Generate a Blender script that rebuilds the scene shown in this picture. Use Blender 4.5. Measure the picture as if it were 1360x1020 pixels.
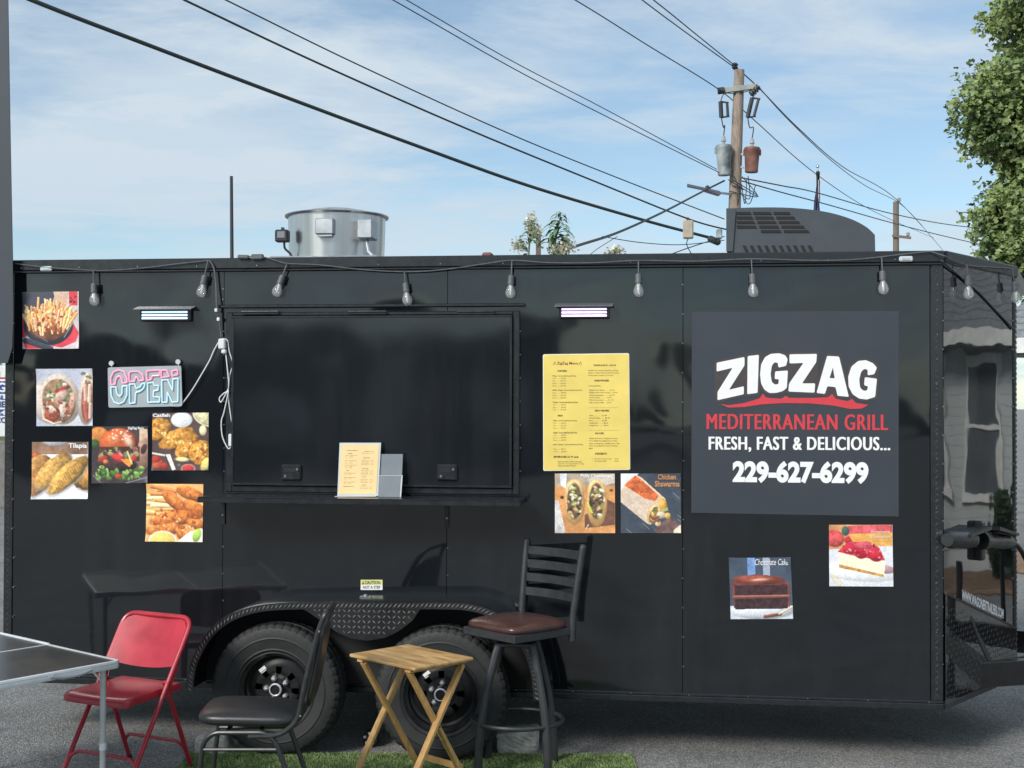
import bpy, bmesh, math, random
import numpy as np
from mathutils import Vector, Matrix

for o in list(bpy.data.objects): bpy.data.objects.remove(o)
SC = bpy.context.scene
COL = SC.collection
R_ = math.radians

# ------------------------------------------------------------------ camera
FPX = 1785.0
CAM = Vector((0, -7.14, 1.873))
YAW, PIT, ROLL = R_(7.1), 0.0129, 0.0031
_fh = Vector((-math.sin(YAW), math.cos(YAW), 0)); _rh = Vector((math.cos(YAW), math.sin(YAW), 0))
FW = _fh*math.cos(PIT) + Vector((0, 0, math.sin(PIT)))
_uh = _rh.cross(FW)
RT = _rh*math.cos(ROLL) + _uh*math.sin(ROLL)
UP = _uh*math.cos(ROLL) - _rh*math.sin(ROLL)
cd = bpy.data.cameras.new('camera'); cam = bpy.data.objects.new('camera', cd); COL.objects.link(cam)
cd.sensor_width = 36; cd.lens = 36*FPX/1360; cd.clip_start = .05; cd.clip_end = 2000
cam.matrix_world = Matrix(((RT.x, UP.x, -FW.x, CAM.x), (RT.y, UP.y, -FW.y, CAM.y), (RT.z, UP.z, -FW.z, CAM.z), (0, 0, 0, 1)))
SC.camera = cam

def ray(px, py): return FW*FPX + RT*(px-680) + UP*(510-py)
def P(px, py, y=0.0):
    r = ray(px, py); return CAM + r*((y-CAM.y)/r.y)
def PZ(px, py, z=0.0):
    r = ray(px, py); return CAM + r*((z-CAM.z)/r.z)

# ------------------------------------------------------------------ light
SUN_TO = Vector((-.46, -.72, .54)).normalized()
w = bpy.data.worlds.new('World'); SC.world = w; w.use_nodes = True
nt = w.node_tree; N = nt.nodes; L = nt.links; N.clear()
def wn(t, **k):
    n = N.new(t)
    for a, b in k.items(): setattr(n, a, b)
    return n
sky = wn('ShaderNodeTexSky', sky_type='NISHITA', sun_disc=False, sun_elevation=math.asin(SUN_TO.z),
         sun_rotation=math.atan2(SUN_TO.x, SUN_TO.y), air_density=1.0, dust_density=0.3, ozone_density=1.8, altitude=500)
bg = wn('ShaderNodeBackground'); out = wn('ShaderNodeOutputWorld')
tc = wn('ShaderNodeTexCoord'); sep = wn('ShaderNodeSeparateXYZ'); L.new(tc.outputs['Generated'], sep.inputs[0])
za = wn('ShaderNodeMath', operation='MAXIMUM'); L.new(sep.outputs['Z'], za.inputs[0]); za.inputs[1].default_value = 0.0
zb = wn('ShaderNodeMath', operation='ADD'); L.new(za.outputs[0], zb.inputs[0]); zb.inputs[1].default_value = .06
dx = wn('ShaderNodeMath', operation='DIVIDE'); L.new(sep.outputs['X'], dx.inputs[0]); L.new(zb.outputs[0], dx.inputs[1])
dy = wn('ShaderNodeMath', operation='DIVIDE'); L.new(sep.outputs['Y'], dy.inputs[0]); L.new(zb.outputs[0], dy.inputs[1])
cb = wn('ShaderNodeCombineXYZ'); L.new(dx.outputs[0], cb.inputs[0]); L.new(dy.outputs[0], cb.inputs[1])
def cloud(scale, rot, loc, detail, rough, dist, lo, hi):
    mp = wn('ShaderNodeMapping'); mp.inputs['Scale'].default_value = scale; mp.inputs['Rotation'].default_value = (0, 0, rot); mp.inputs['Location'].default_value = loc
    L.new(cb.outputs[0], mp.inputs[0])
    nz = wn('ShaderNodeTexNoise'); nz.inputs['Scale'].default_value = 1; nz.inputs['Detail'].default_value = detail
    nz.inputs['Roughness'].default_value = rough; nz.inputs['Distortion'].default_value = dist
    L.new(mp.outputs[0], nz.inputs['Vector'])
    mr = wn('ShaderNodeMapRange', interpolation_type='SMOOTHSTEP'); mr.inputs[1].default_value = lo; mr.inputs[2].default_value = hi
    L.new(nz.outputs['Fac'], mr.inputs[0]); return mr.outputs[0]
c1 = cloud((.50, .62, 1), .35, (3.2, 1.1, 0), 10, .60, .3, .39, .60)
c2 = cloud((1.5, 2.0, 1), -.2, (7.7, 4.1, 0), 9, .64, .4, .42, .72)
s1 = wn('ShaderNodeMath', operation='MULTIPLY'); L.new(c1, s1.inputs[0]); s1.inputs[1].default_value = .66
s2 = wn('ShaderNodeMath', operation='MULTIPLY'); L.new(c2, s2.inputs[0]); s2.inputs[1].default_value = .52
s0 = wn('ShaderNodeMath', operation='ADD'); L.new(s1.outputs[0], s0.inputs[0]); s0.inputs[1].default_value = .20
s3 = wn('ShaderNodeMath', operation='ADD', use_clamp=True); L.new(s0.outputs[0], s3.inputs[0]); L.new(s2.outputs[0], s3.inputs[1])
fz = wn('ShaderNodeMapRange', interpolation_type='SMOOTHSTEP'); L.new(sep.outputs['Z'], fz.inputs[0]); fz.inputs[1].default_value = .05; fz.inputs[2].default_value = .20; fz.inputs[3].default_value = .72; fz.inputs[4].default_value = 1
s4 = wn('ShaderNodeMath', operation='MULTIPLY'); L.new(s3.outputs[0], s4.inputs[0]); L.new(fz.outputs[0], s4.inputs[1])
mx = wn('ShaderNodeMix', data_type='RGBA'); L.new(s4.outputs[0], mx.inputs['Factor']); tint = wn('ShaderNodeMix', data_type='RGBA', blend_type='MULTIPLY'); tint.inputs['Factor'].default_value = 1; L.new(sky.outputs[0], tint.inputs['A']); tint.inputs['B'].default_value = (.88, .97, .96, 1); L.new(tint.outputs['Result'], mx.inputs['A'])
mx.inputs['B'].default_value = (4.7, 5.45, 6.1, 1)
L.new(mx.outputs['Result'], bg.inputs['Color']); bg.inputs['Strength'].default_value = .088
L.new(bg.outputs[0], out.inputs[0])
sd = bpy.data.lights.new('sun', 'SUN'); sd.energy = 2.2; sd.angle = R_(18); sd.color = (1, .955, .88)
so = bpy.data.objects.new('sun', sd); COL.objects.link(so); so.rotation_euler = SUN_TO.to_track_quat('Z', 'Y').to_euler(); so.location = (-6, -8, 9)
VS = SC.view_settings; VS.view_transform = 'Standard'; VS.look = 'None'; VS.exposure = 0.62; VS.gamma = 1; VS.use_curve_mapping = False
SC.cycles.max_bounces = 8; SC.cycles.transparent_max_bounces = 16

# ------------------------------------------------------------------ helpers
def s2l(c):
    c = np.asarray(c, float); return np.where(c <= .04045, c/12.92, ((c+.055)/1.055)**2.4)
def rgb(r, g, b): return tuple(float(x) for x in s2l(np.array([r, g, b])/255.0))
MATS = {}
def mat(name, base, rough=.5, metal=0, var=.12, vs=9, bump=0, bs=60, rvar=.08, coat=0, spec=.5, ior=1.5, trans=0, alpha=1, emit=None, estr=0, col2=None, stretch=None, wav=0, wavs=1.5, detail=4):
    m = bpy.data.materials.new(name); m.use_nodes = True; t = m.node_tree; n = t.nodes; l = t.links
    b = n['Principled BSDF']
    tc = n.new('ShaderNodeTexCoord'); src = tc.outputs['Object']
    if stretch:
        mp = n.new('ShaderNodeMapping'); mp.inputs['Scale'].default_value = stretch; l.new(src, mp.inputs[0]); src = mp.outputs[0]
    nz = n.new('ShaderNodeTexNoise'); nz.inputs['Scale'].default_value = vs; nz.inputs['Detail'].default_value = detail; l.new(src, nz.inputs['Vector'])
    mr = n.new('ShaderNodeMapRange'); mr.inputs[1].default_value = .3; mr.inputs[2].default_value = .7; l.new(nz.outputs['Fac'], mr.inputs[0])
    mxn = n.new('ShaderNodeMix'); mxn.data_type = 'RGBA'; l.new(mr.outputs[0], mxn.inputs['Factor'])
    lo = tuple(c*(1-var) for c in base); hi = col2 if col2 else tuple(min(1, c*(1+var)) for c in base)
    mxn.inputs['A'].default_value = (*lo, 1); mxn.inputs['B'].default_value = (*hi, 1)
    l.new(mxn.outputs['Result'], b.inputs['Base Color'])
    rr = n.new('ShaderNodeMapRange'); rr.inputs[3].default_value = max(0, rough-rvar); rr.inputs[4].default_value = min(1, rough+rvar); l.new(nz.outputs['Fac'], rr.inputs[0]); l.new(rr.outputs[0], b.inputs['Roughness'])
    b.inputs['Metallic'].default_value = metal; b.inputs['IOR'].default_value = ior; b.inputs['Specular IOR Level'].default_value = spec
    b.inputs['Coat Weight'].default_value = coat; b.inputs['Coat Roughness'].default_value = .03
    b.inputs['Transmission Weight'].default_value = trans; b.inputs['Alpha'].default_value = alpha
    if emit: b.inputs['Emission Color'].default_value = (*emit, 1); b.inputs['Emission Strength'].default_value = estr
    prev = None
    if wav:
        z2 = n.new('ShaderNodeTexNoise'); z2.inputs['Scale'].default_value = wavs; z2.inputs['Detail'].default_value = 1.5; l.new(tc.outputs['Object'], z2.inputs['Vector'])
        b1 = n.new('ShaderNodeBump'); b1.inputs['Strength'].default_value = 1; b1.inputs['Distance'].default_value = wav; l.new(z2.outputs['Fac'], b1.inputs['Height']); prev = b1
    if bump:
        z3 = n.new('ShaderNodeTexNoise'); z3.inputs['Scale'].default_value = bs; z3.inputs['Detail'].default_value = 3; l.new(src, z3.inputs['Vector'])
        b2 = n.new('ShaderNodeBump'); b2.inputs['Strength'].default_value = 1; b2.inputs['Distance'].default_value = bump; l.new(z3.outputs['Fac'], b2.inputs['Height'])
        if prev: l.new(prev.outputs[0], b2.inputs['Normal'])
        prev = b2
    if prev:
        l.new(prev.outputs[0], b.inputs['Normal'])
        if wav and coat: l.new(prev.outputs[0], b.inputs['Coat Normal'])
    MATS[name] = m; return m

RM = {}
def tag(o, label=None, cat=None, group=None, kind=None):
    if label: o['label'] = label
    if cat: o['category'] = cat
    if group: o['group'] = group
    if kind: o['kind'] = kind
    return o
def thing(name, label, cat, loc=(0, 0, 0), rz=0, group=None):
    o = bpy.data.objects.new(name, None); COL.objects.link(o); o.empty_display_size = .1
    o.location = loc; o.rotation_euler = (0, 0, rz)
    RM[o.name] = Matrix.Translation(Vector(loc)) @ Matrix.Rotation(rz, 4, 'Z')
    return tag(o, label, cat, group)

class MB:
    def __init__(s): s.v = []; s.f = []
    def add(s, vs, fs):
        k = len(s.v); s.v += [Vector(v) for v in vs]; s.f += [tuple(i+k for i in f) for f in fs]; return s
    def box(s, x0, x1, y0, y1, z0, z1, ch=0, M=None):
        x0, x1 = sorted((x0, x1)); y0, y1 = sorted((y0, y1)); z0, z1 = sorted((z0, z1))
        if ch <= 0:
            v = [(x, y, z) for x in (x0, x1) for y in (y0, y1) for z in (z0, z1)]
            f = [(0, 1, 3, 2), (4, 6, 7, 5), (0, 4, 5, 1), (2, 3, 7, 6), (0, 2, 6, 4), (1, 5, 7, 3)]
        else:
            ch = min(ch, (x1-x0)*.45, (y1-y0)*.45, (z1-z0)*.45)
            v = []; idx = {}
            for i, x in enumerate((x0, x1)):
                for j, y in enumerate((y0, y1)):
                    for k, z in enumerate((z0, z1)):
                        sx, sy, sz = (1, -1)[i], (1, -1)[j], (1, -1)[k]
                        idx[i, j, k] = len(v)
                        v += [(x, y+sy*ch, z+sz*ch), (x+sx*ch, y, z+sz*ch), (x+sx*ch, y+sy*ch, z)]
            f = []
            q = lambda a, d: idx[a]+d
            for i in (0, 1):
                c = [(i, 0, 0), (i, 1, 0), (i, 1, 1), (i, 0, 1)]; c = c if i else c[::-1]; f.append(tuple(q(a, 0) for a in c))
                c = [(0, i, 0), (1, i, 0), (1, i, 1), (0, i, 1)]; c = c[::-1] if i else c; f.append(tuple(q(a, 1) for a in c))
                c = [(0, 0, i), (1, 0, i), (1, 1, i), (0, 1, i)]; c = c if i else c[::-1]; f.append(tuple(q(a, 2) for a in c))
            for a in (0, 1):
                for b in (0, 1):
                    f.append((q((a, b, 0), 0), q((a, b, 1), 0), q((a, b, 1), 1), q((a, b, 0), 1)))
                    f.append((q((a, 0, b), 0), q((a, 1, b), 0), q((a, 1, b), 2), q((a, 0, b), 2)))
                    f.append((q((0, a, b), 1), q((1, a, b), 1), q((1, a, b), 2), q((0, a, b), 2)))
            for a in idx: f.append((q(a, 0), q(a, 1), q(a, 2)))
        if M is not None: v = [M @ Vector(p) for p in v]
        return s.add(v, f)
    def bar(s, a, b, w, h, ch=0, up=(0, 0, 1)):
        a = Vector(a); b = Vector(b); d = (b-a); ln = d.length; d.normalize()
        u = Vector(up); x = d.cross(u)
        if x.length < 1e-4: x = d.cross(Vector((1, 0, 0)))
        x.normalize(); z = x.cross(d)
        M = Matrix(((d.x, x.x, z.x, a.x), (d.y, x.y, z.y, a.y), (d.z, x.z, z.z, a.z), (0, 0, 0, 1)))
        return s.box(0, ln, -w/2, w/2, -h/2, h/2, ch, M)
    def tube(s, pts, r, n=8, closed=False, caps=True):
        pts = [Vector(p) for p in pts]; m = len(pts)
        rs = r if isinstance(r, (list, tuple)) else [r]*m
        tg = []
        for i in range(m):
            a = pts[i-1] if (i or closed) else pts[0]; b = pts[(i+1) % m] if (i < m-1 or closed) else pts[-1]
            t = b-a; tg.append(t.normalized() if t.length > 1e-9 else Vector((0, 0, 1)))
        nrm = tg[0].orthogonal().normalized(); k = len(s.v)
        for i in range(m):
            nrm = nrm - tg[i]*nrm.dot(tg[i]); nrm = nrm.normalized() if nrm.length > 1e-6 else tg[i].orthogonal().normalized()
            bn = tg[i].cross(nrm)
            for j in range(n):
                a = 2*math.pi*j/n; s.v.append(pts[i]+(nrm*math.cos(a)+bn*math.sin(a))*rs[i])
        for i in range(m if closed else m-1):
            i2 = (i+1) % m
            for j in range(n):
                j2 = (j+1) % n; s.f.append((k+i*n+j, k+i*n+j2, k+i2*n+j2, k+i2*n+j))
        if caps and not closed:
            s.f.append(tuple(k+j for j in range(n))[::-1]); s.f.append(tuple(k+(m-1)*n+j for j in range(n)))
        return s
    def cyl(s, a, b, r0, r1=None, n=12): return s.tube([a, b], [r0, r0 if r1 is None else r1], n)
    def lathe(s, prof, c, axis='z', n=24, mod=None, close=False):
        c = Vector(c); k = len(s.v); m = len(prof)
        for i, (r, h) in enumerate(prof):
            for j in range(n):
                a = 2*math.pi*j/n; rr = r+(mod(i, j) if mod else 0); u, v = rr*math.cos(a), rr*math.sin(a)
                s.v.append(c + (Vector((u, v, h)) if axis == 'z' else Vector((u, h, v)) if axis == 'y' else Vector((h, u, v))))
        for i in range(m if close else m-1):
            i2 = (i+1) % m
            for j in range(n):
                j2 = (j+1) % n; s.f.append((k+i*n+j, k+i*n+j2, k+i2*n+j2, k+i2*n+j))
        if not close:
            s.f.append(tuple(k+j for j in range(n))); s.f.append(tuple(k+(m-1)*n+j for j in range(n)))
        return s
    def sphere(s, c, r, n=12, sc=(1, 1, 1)):
        c = Vector(c); k = len(s.v); h = n//2
        for i in range(1, h):
            for j in range(n):
                a, b = math.pi*i/h, 2*math.pi*j/n
                s.v.append(c+Vector((r*sc[0]*math.sin(a)*math.cos(b), r*sc[1]*math.sin(a)*math.sin(b), r*sc[2]*math.cos(a))))
        s.v += [c+Vector((0, 0, r*sc[2])), c-Vector((0, 0, r*sc[2]))]; t = len(s.v)-2
        for i in range(h-2):
            for j in range(n):
                j2 = (j+1) % n; s.f.append((k+i*n+j, k+(i+1)*n+j, k+(i+1)*n+j2, k+i*n+j2))
        for j in range(n):
            j2 = (j+1) % n; s.f.append((t, k+j, k+j2)); s.f.append((t+1, k+(h-2)*n+j2, k+(h-2)*n+j))
        return s
    def prism(s, poly, off):
        """poly: list of 3d points (planar); off: extrusion vector"""
        k = len(s.v); m = len(poly); o = Vector(off)
        s.v += [Vector(p) for p in poly] + [Vector(p)+o for p in poly]
        s.f.append(tuple(range(k, k+m))); s.f.append(tuple(range(k+2*m-1, k+m-1, -1)))
        for i in range(m): s.f.append((k+i, k+m+i, k+m+(i+1) % m, k+(i+1) % m))
        return s
    def build(s, name, m, parent=None, smooth=32, world=True, kind=None):
        me = bpy.data.meshes.new(name)
        v = s.v
        if parent is not None and world and parent.name in RM:
            iv = RM[parent.name].inverted(); v = [iv @ p for p in v]
        me.from_pydata([tuple(p) for p in v], [], s.f); me.update()
        bm = bmesh.new(); bm.from_mesh(me); bmesh.ops.recalc_face_normals(bm, faces=bm.faces); bm.to_mesh(me); bm.free()
        if smooth:
            me.shade_smooth(); me.set_sharp_from_angle(angle=R_(smooth))
        me.materials.append(MATS[m] if isinstance(m, str) else m)
        o = bpy.data.objects.new(name, me); COL.objects.link(o)
        if parent is not None:
            o.parent = parent
            if parent.name in RM: RM[o.name] = RM[parent.name]
        if kind: o['kind'] = kind
        return o

def children(o): return [c for c in bpy.data.objects if c.parent == o]
def copy_tree(o, parent=None):
    ch = children(o); c = o.copy(); COL.objects.link(c)
    if parent is not None: c.parent = parent
    for k in ch: copy_tree(k, c)
    return c
def catmull(pts, k=8, closed=False):
    pts = [Vector(p) for p in pts]; m = len(pts); o = []
    for i in range(m if closed else m-1):
        if closed: p0, p1, p2, p3 = pts[i-1], pts[i], pts[(i+1) % m], pts[(i+2) % m]
        else: p0, p1, p2, p3 = pts[max(i-1, 0)], pts[i], pts[i+1], pts[min(i+2, m-1)]
        for j in range(k):
            t = j/k; o.append(.5*((2*p1)+(p2-p0)*t+(2*p0-5*p1+4*p2-p3)*t*t+(3*p1-p0-3*p2+p3)*t**3))
    if not closed: o.append(pts[-1])
    return o
def text_geo(body, bold=0, shear=0, res=3, lsp=1.0, align='LEFT', csp=1.0):
    cu = bpy.data.curves.new('t', 'FONT'); cu.body = body; cu.size = 1; cu.offset = bold; cu.shear = shear; cu.resolution_u = res; cu.space_line = lsp; cu.align_x = align; cu.space_character = csp
    ob = bpy.data.objects.new('t', cu); COL.objects.link(ob); bpy.context.view_layer.update()
    me = bpy.data.meshes.new_from_object(ob.evaluated_get(bpy.context.evaluated_depsgraph_get()))
    v = [tuple(x.co) for x in me.vertices]; f = [tuple(p.vertices) for p in me.polygons]
    bpy.data.objects.remove(ob); bpy.data.curves.remove(cu); bpy.data.meshes.remove(me)
    return v, f
def fit_text(body, tl, tr, bl, bold=0, shear=0, res=3, mb=None, **k):
    """lay text into the parallelogram given by 3-D corners (top left, top right, bottom left)"""
    v, f = text_geo(body, bold, shear, res, **k); mb = mb or MB()
    xs = [p[0] for p in v]; ys = [p[1] for p in v]; x0, x1, y0, y1 = min(xs), max(xs), min(ys), max(ys)
    tl, tr, bl = Vector(tl), Vector(tr), Vector(bl)
    return mb.add([tl+(tr-tl)*((p[0]-x0)/(x1-x0))+(bl-tl)*((y1-p[1])/(y1-y0)) for p in v], f)

# ------------------------------------------------------------------ materials
def glossy(name, base, rough, wav, wavs, ior, dust=.5):
    """black gloss enamel: oil-canned sheet, dust film and dried vertical streaks"""
    m = mat(name, base, rough, 0, .10, 3, rvar=.02, wav=wav, wavs=wavs, ior=ior); t = m.node_tree; n = t.nodes; l = t.links; b = n['Principled BSDF']
    tc = n.new('ShaderNodeTexCoord'); mp = n.new('ShaderNodeMapping'); mp.inputs['Scale'].default_value = (7, 7, .8); l.new(tc.outputs['Object'], mp.inputs[0])
    st = n.new('ShaderNodeTexNoise'); st.inputs['Scale'].default_value = 1; st.inputs['Detail'].default_value = 6; st.inputs['Roughness'].default_value = .65; l.new(mp.outputs[0], st.inputs['Vector'])
    bl = n.new('ShaderNodeTexNoise'); bl.inputs['Scale'].default_value = 1.1; bl.inputs['Detail'].default_value = 7; l.new(tc.outputs['Object'], bl.inputs['Vector'])
    mu = n.new('ShaderNodeMath'); mu.operation = 'MULTIPLY'; l.new(st.outputs['Fac'], mu.inputs[0]); l.new(bl.outputs['Fac'], mu.inputs[1])
    mr = n.new('ShaderNodeMapRange'); mr.interpolation_type = 'SMOOTHSTEP'; mr.inputs[1].default_value = .22; mr.inputs[2].default_value = .42; mr.inputs[4].default_value = dust; l.new(mu.outputs[0], mr.inputs[0])
    old = b.inputs['Base Color'].links[0].from_socket; mx = n.new('ShaderNodeMix'); mx.data_type = 'RGBA'; l.new(mr.outputs[0], mx.inputs['Factor']); l.new(old, mx.inputs['A']); mx.inputs['B'].default_value = (.030, .032, .034, 1); l.new(mx.outputs['Result'], b.inputs['Base Color'])
    ro = n.new('ShaderNodeMath'); ro.operation = 'MULTIPLY_ADD'; l.new(mr.outputs[0], ro.inputs[0]); ro.inputs[1].default_value = .14; ro.inputs[2].default_value = rough; l.new(ro.outputs[0], b.inputs['Roughness'])
glossy('black_paint', (.0078, .0098, .0126), .045, .018, 1.3, 1.66, .22)
glossy('black_hatch', (.0084, .0106, .0136), .08, .008, 1.5, 1.66, .22)
mat('nose_paint', (.016, .017, .018), .03, 0, .1, 3, rvar=.01, wav=.0035, wavs=2.6, ior=1.9, coat=.3)
mat('black_trim', (.012, .014, .017), .28, 0, .2, 20, rvar=.1, spec=.6)
mat('tread_plate', (.012, .013, .015), .22, .0, .25, 30, rvar=.1, spec=.8, bump=.0004, bs=200)
mat('tread_edge', (.24, .25, .26), .35, .2, .4, 40, rvar=.1)  # paler than the plate: highlights on the tread bars put into the colour
mat('tread_raised', (.075, .08, .088), .28, .2, .3, 40, rvar=.1)
mat('dark_under', (.012, .012, .013), .75, 0, .3, 12)
mat('rubber', (.019, .020, .021), .62, 0, .25, 14, rvar=.1, bump=.0008, bs=90)
mat('steel_black', (.012, .012, .013), .3, 0, .2, 20, rvar=.1)
mat('lug_metal', (.74, .75, .77), .28, .55, .1, 30)
mat('chrome', (.72, .73, .75), .14, 1, .1, 30)
mat('screw_metal', (.42, .43, .45), .3, 1, .2, 60)
mat('white_plastic', (.72, .73, .75), .35, 0, .08, 20)
mat('white_print', (.84, .84, .85), .45, 0, .04, 30)
mat('red_print', rgb(206, 62, 72), .45, 0, .05, 30)
mat('ink', (.035, .03, .025), .6, 0, .1, 30)
mat('sign_vinyl', (.040, .047, .060), .38, 0, .05, 4, rvar=.05, spec=.5)
mat('logo_shadow', (.060, .050, .052), .45, 0, .06, 20)
mat('yellow_board', (.80, .62, .155), .42, 0, .07, 6, rvar=.06, bump=.002, bs=7)
mat('white_edge', (.82, .80, .68), .5, 0, .06, 20)
mat('paper', (.80, .58, .27), .5, 0, .05, 9)
mat('clear_grey', (.30, .33, .36), .12, 0, .08, 8, alpha=.62)
mat('clear_edge', (.66, .69, .72), .2, 0, .05, 8, alpha=.85)
mat('open_board', (.42, .47, .50), .22, 0, .06, 8, alpha=.93)
mat('neon_pink', (.80, .30, .42), .3, 0, .03, 8, emit=(1, .36, .55), estr=.38)
mat('neon_blue', (.52, .74, .80), .3, 0, .03, 8, emit=(.45, .80, .92), estr=.22)
mat('led_white', (.7, .8, .9), .3, 0, .03, 8, emit=(.50, .78, 1), estr=.9)
mat('led_violet', (.7, .6, .9), .3, 0, .3, 25, emit=(.80, .62, 1), estr=1.1)
mat('lamp_hood', (.20, .20, .23), .35, .4, .1, 20)
mat('bulb_glass', (.80, .83, .86), .04, 0, .02, 8, alpha=.22, ior=1.8, rvar=.01)
mat('bulb_inside', (.80, .78, .72), .4, 0, .2, 80)
mat('cord_white', (.74, .75, .76), .45, 0, .06, 30)
mat('cord_grey', (.10, .11, .12), .5, 0, .2, 30)
mat('stainless', (.62, .62, .62), .30, 1, .22, 2.2, rvar=.08, stretch=(6, 6, .12), bump=.004, bs=2.2)
mat('galv', (.42, .45, .48), .45, .7, .2, 14, rvar=.1)
mat('ac_shroud', (.055, .066, .080), .5, 0, .08, 12, bump=.0008, bs=120)
mat('ac_fins', (.10, .11, .12), .5, .3, .4, 60)
mat('red_steel', rgb(172, 38, 54), .38, 0, .16, 9, rvar=.12, spec=.5, coat=.15, bump=.0003, bs=60)
mat('black_vinyl', (.018, .019, .021), .36, 0, .15, 14, rvar=.08, bump=.0007, bs=220)
mat('black_tube', (.020, .022, .024), .38, 0, .2, 30, rvar=.1)
mat('stool_metal', (.030, .033, .036), .42, 0, .2, 20, rvar=.08, bump=.0003, bs=260)
mat('brown_vinyl', rgb(74, 50, 46), .27, 0, .2, 7, rvar=.08, bump=.0006, bs=180)
mat('pine_top', rgb(180, 136, 86), .5, 0, .2, 6, stretch=(1.0, 4, 4), bump=.0006, bs=30, col2=rgb(222, 184, 128))
mat('pine_leg', rgb(186, 146, 92), .5, 0, .14, 8, stretch=(6, 6, 1.2), bump=.0005, bs=30, col2=rgb(206, 164, 104))
mat('dark_bolt', (.06, .04, .03), .6)
mat('table_black', (.030, .029, .028), .30, 0, .2, 9, rvar=.05, spec=.5, bump=.0003, bs=80)
mat('alu', (.74, .76, .78), .36, .25, .08, 12, rvar=.08)
mat('alu_tube', (.50, .52, .53), .42, .35, .06, 12)
mat('grey_plastic', (.30, .32, .33), .5)
mat('concrete', rgb(196, 190, 178), .9, 0, .28, 22, bump=.006, bs=55, detail=7)
mat('turf', rgb(96, 122, 68), .75, 0, .30, 20, col2=rgb(150, 170, 108))
mat('turf_base', rgb(70, 92, 50), .9, 0, .3, 30)
mat('wood_pole', rgb(138, 122, 110), .85, 0, .22, 7, stretch=(8, 8, .6), bump=.01, bs=12, col2=rgb(176, 160, 146))
mat('wood_post', rgb(120, 108, 96), .85, 0, .2, 7, stretch=(8, 8, .6), bump=.01, bs=12)
mat('transformer_grey', rgb(104, 114, 120), .5, .1, .5, 3.2, rvar=.1, col2=rgb(182, 190, 192), detail=7)
mat('transformer_rust', rgb(112, 66, 56), .7, 0, .4, 4, rvar=.1, col2=rgb(146, 104, 94), detail=7)
mat('crossarm_grey', rgb(158, 162, 156), .7, 0, .15, 5)
mat('porcelain', (.34, .34, .35), .3)
mat('wire', (.020, .024, .026), .55, 0, .15, 2)
mat('wire_thick', (.030, .040, .040), .6, 0, .15, 2)
mat('pole_dark', (.030, .036, .040), .5, 0, .2, 3)
mat('banner_black', (.034, .048, .064), .6, 0, .1, 2)
mat('beige_box', rgb(176, 164, 146), .6)
mat('flag_blue', rgb(56, 56, 92), .8); mat('flag_white', rgb(206, 204, 210), .8)
mat('leaf_maple', rgb(92, 120, 70), .5, 0, .40, 1.3, rvar=.1, col2=rgb(146, 164, 100), detail=6)
mat('leaf_weed', rgb(92, 122, 84), .55, 0, .2, 6, col2=rgb(122, 148, 104))
mat('blossom', rgb(226, 222, 202), .7, 0, .15, 8)
mat('bark', rgb(84, 74, 62), .9, 0, .3, 8, bump=.02, bs=14)
mat('grass', rgb(72, 96, 40), .9, 0, .3, 3)
mat('mulch', rgb(128, 104, 84), .95, 0, .3, 8)
mat('siding', rgb(186, 192, 192), .6, 0, .05, 4)
mat('shingle', rgb(128, 132, 136), .85, 0, .25, 12)
mat('white_trimwood', (.72, .72, .70), .5)
mat('window_dark', (.11, .125, .135), .10, 0, .2, 2)
mat('block_wall', rgb(120, 118, 114), .85, 0, .2, 9)
mat('bush_leaf', rgb(46, 66, 32), .7, 0, .4, 6)
mat('sign_white', (.76, .76, .76), .5); mat('sign_blue', rgb(30, 66, 140), .5); mat('sign_red', rgb(176, 40, 50), .5)
mat('caution_yellow', rgb(214, 214, 140), .5)

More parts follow.
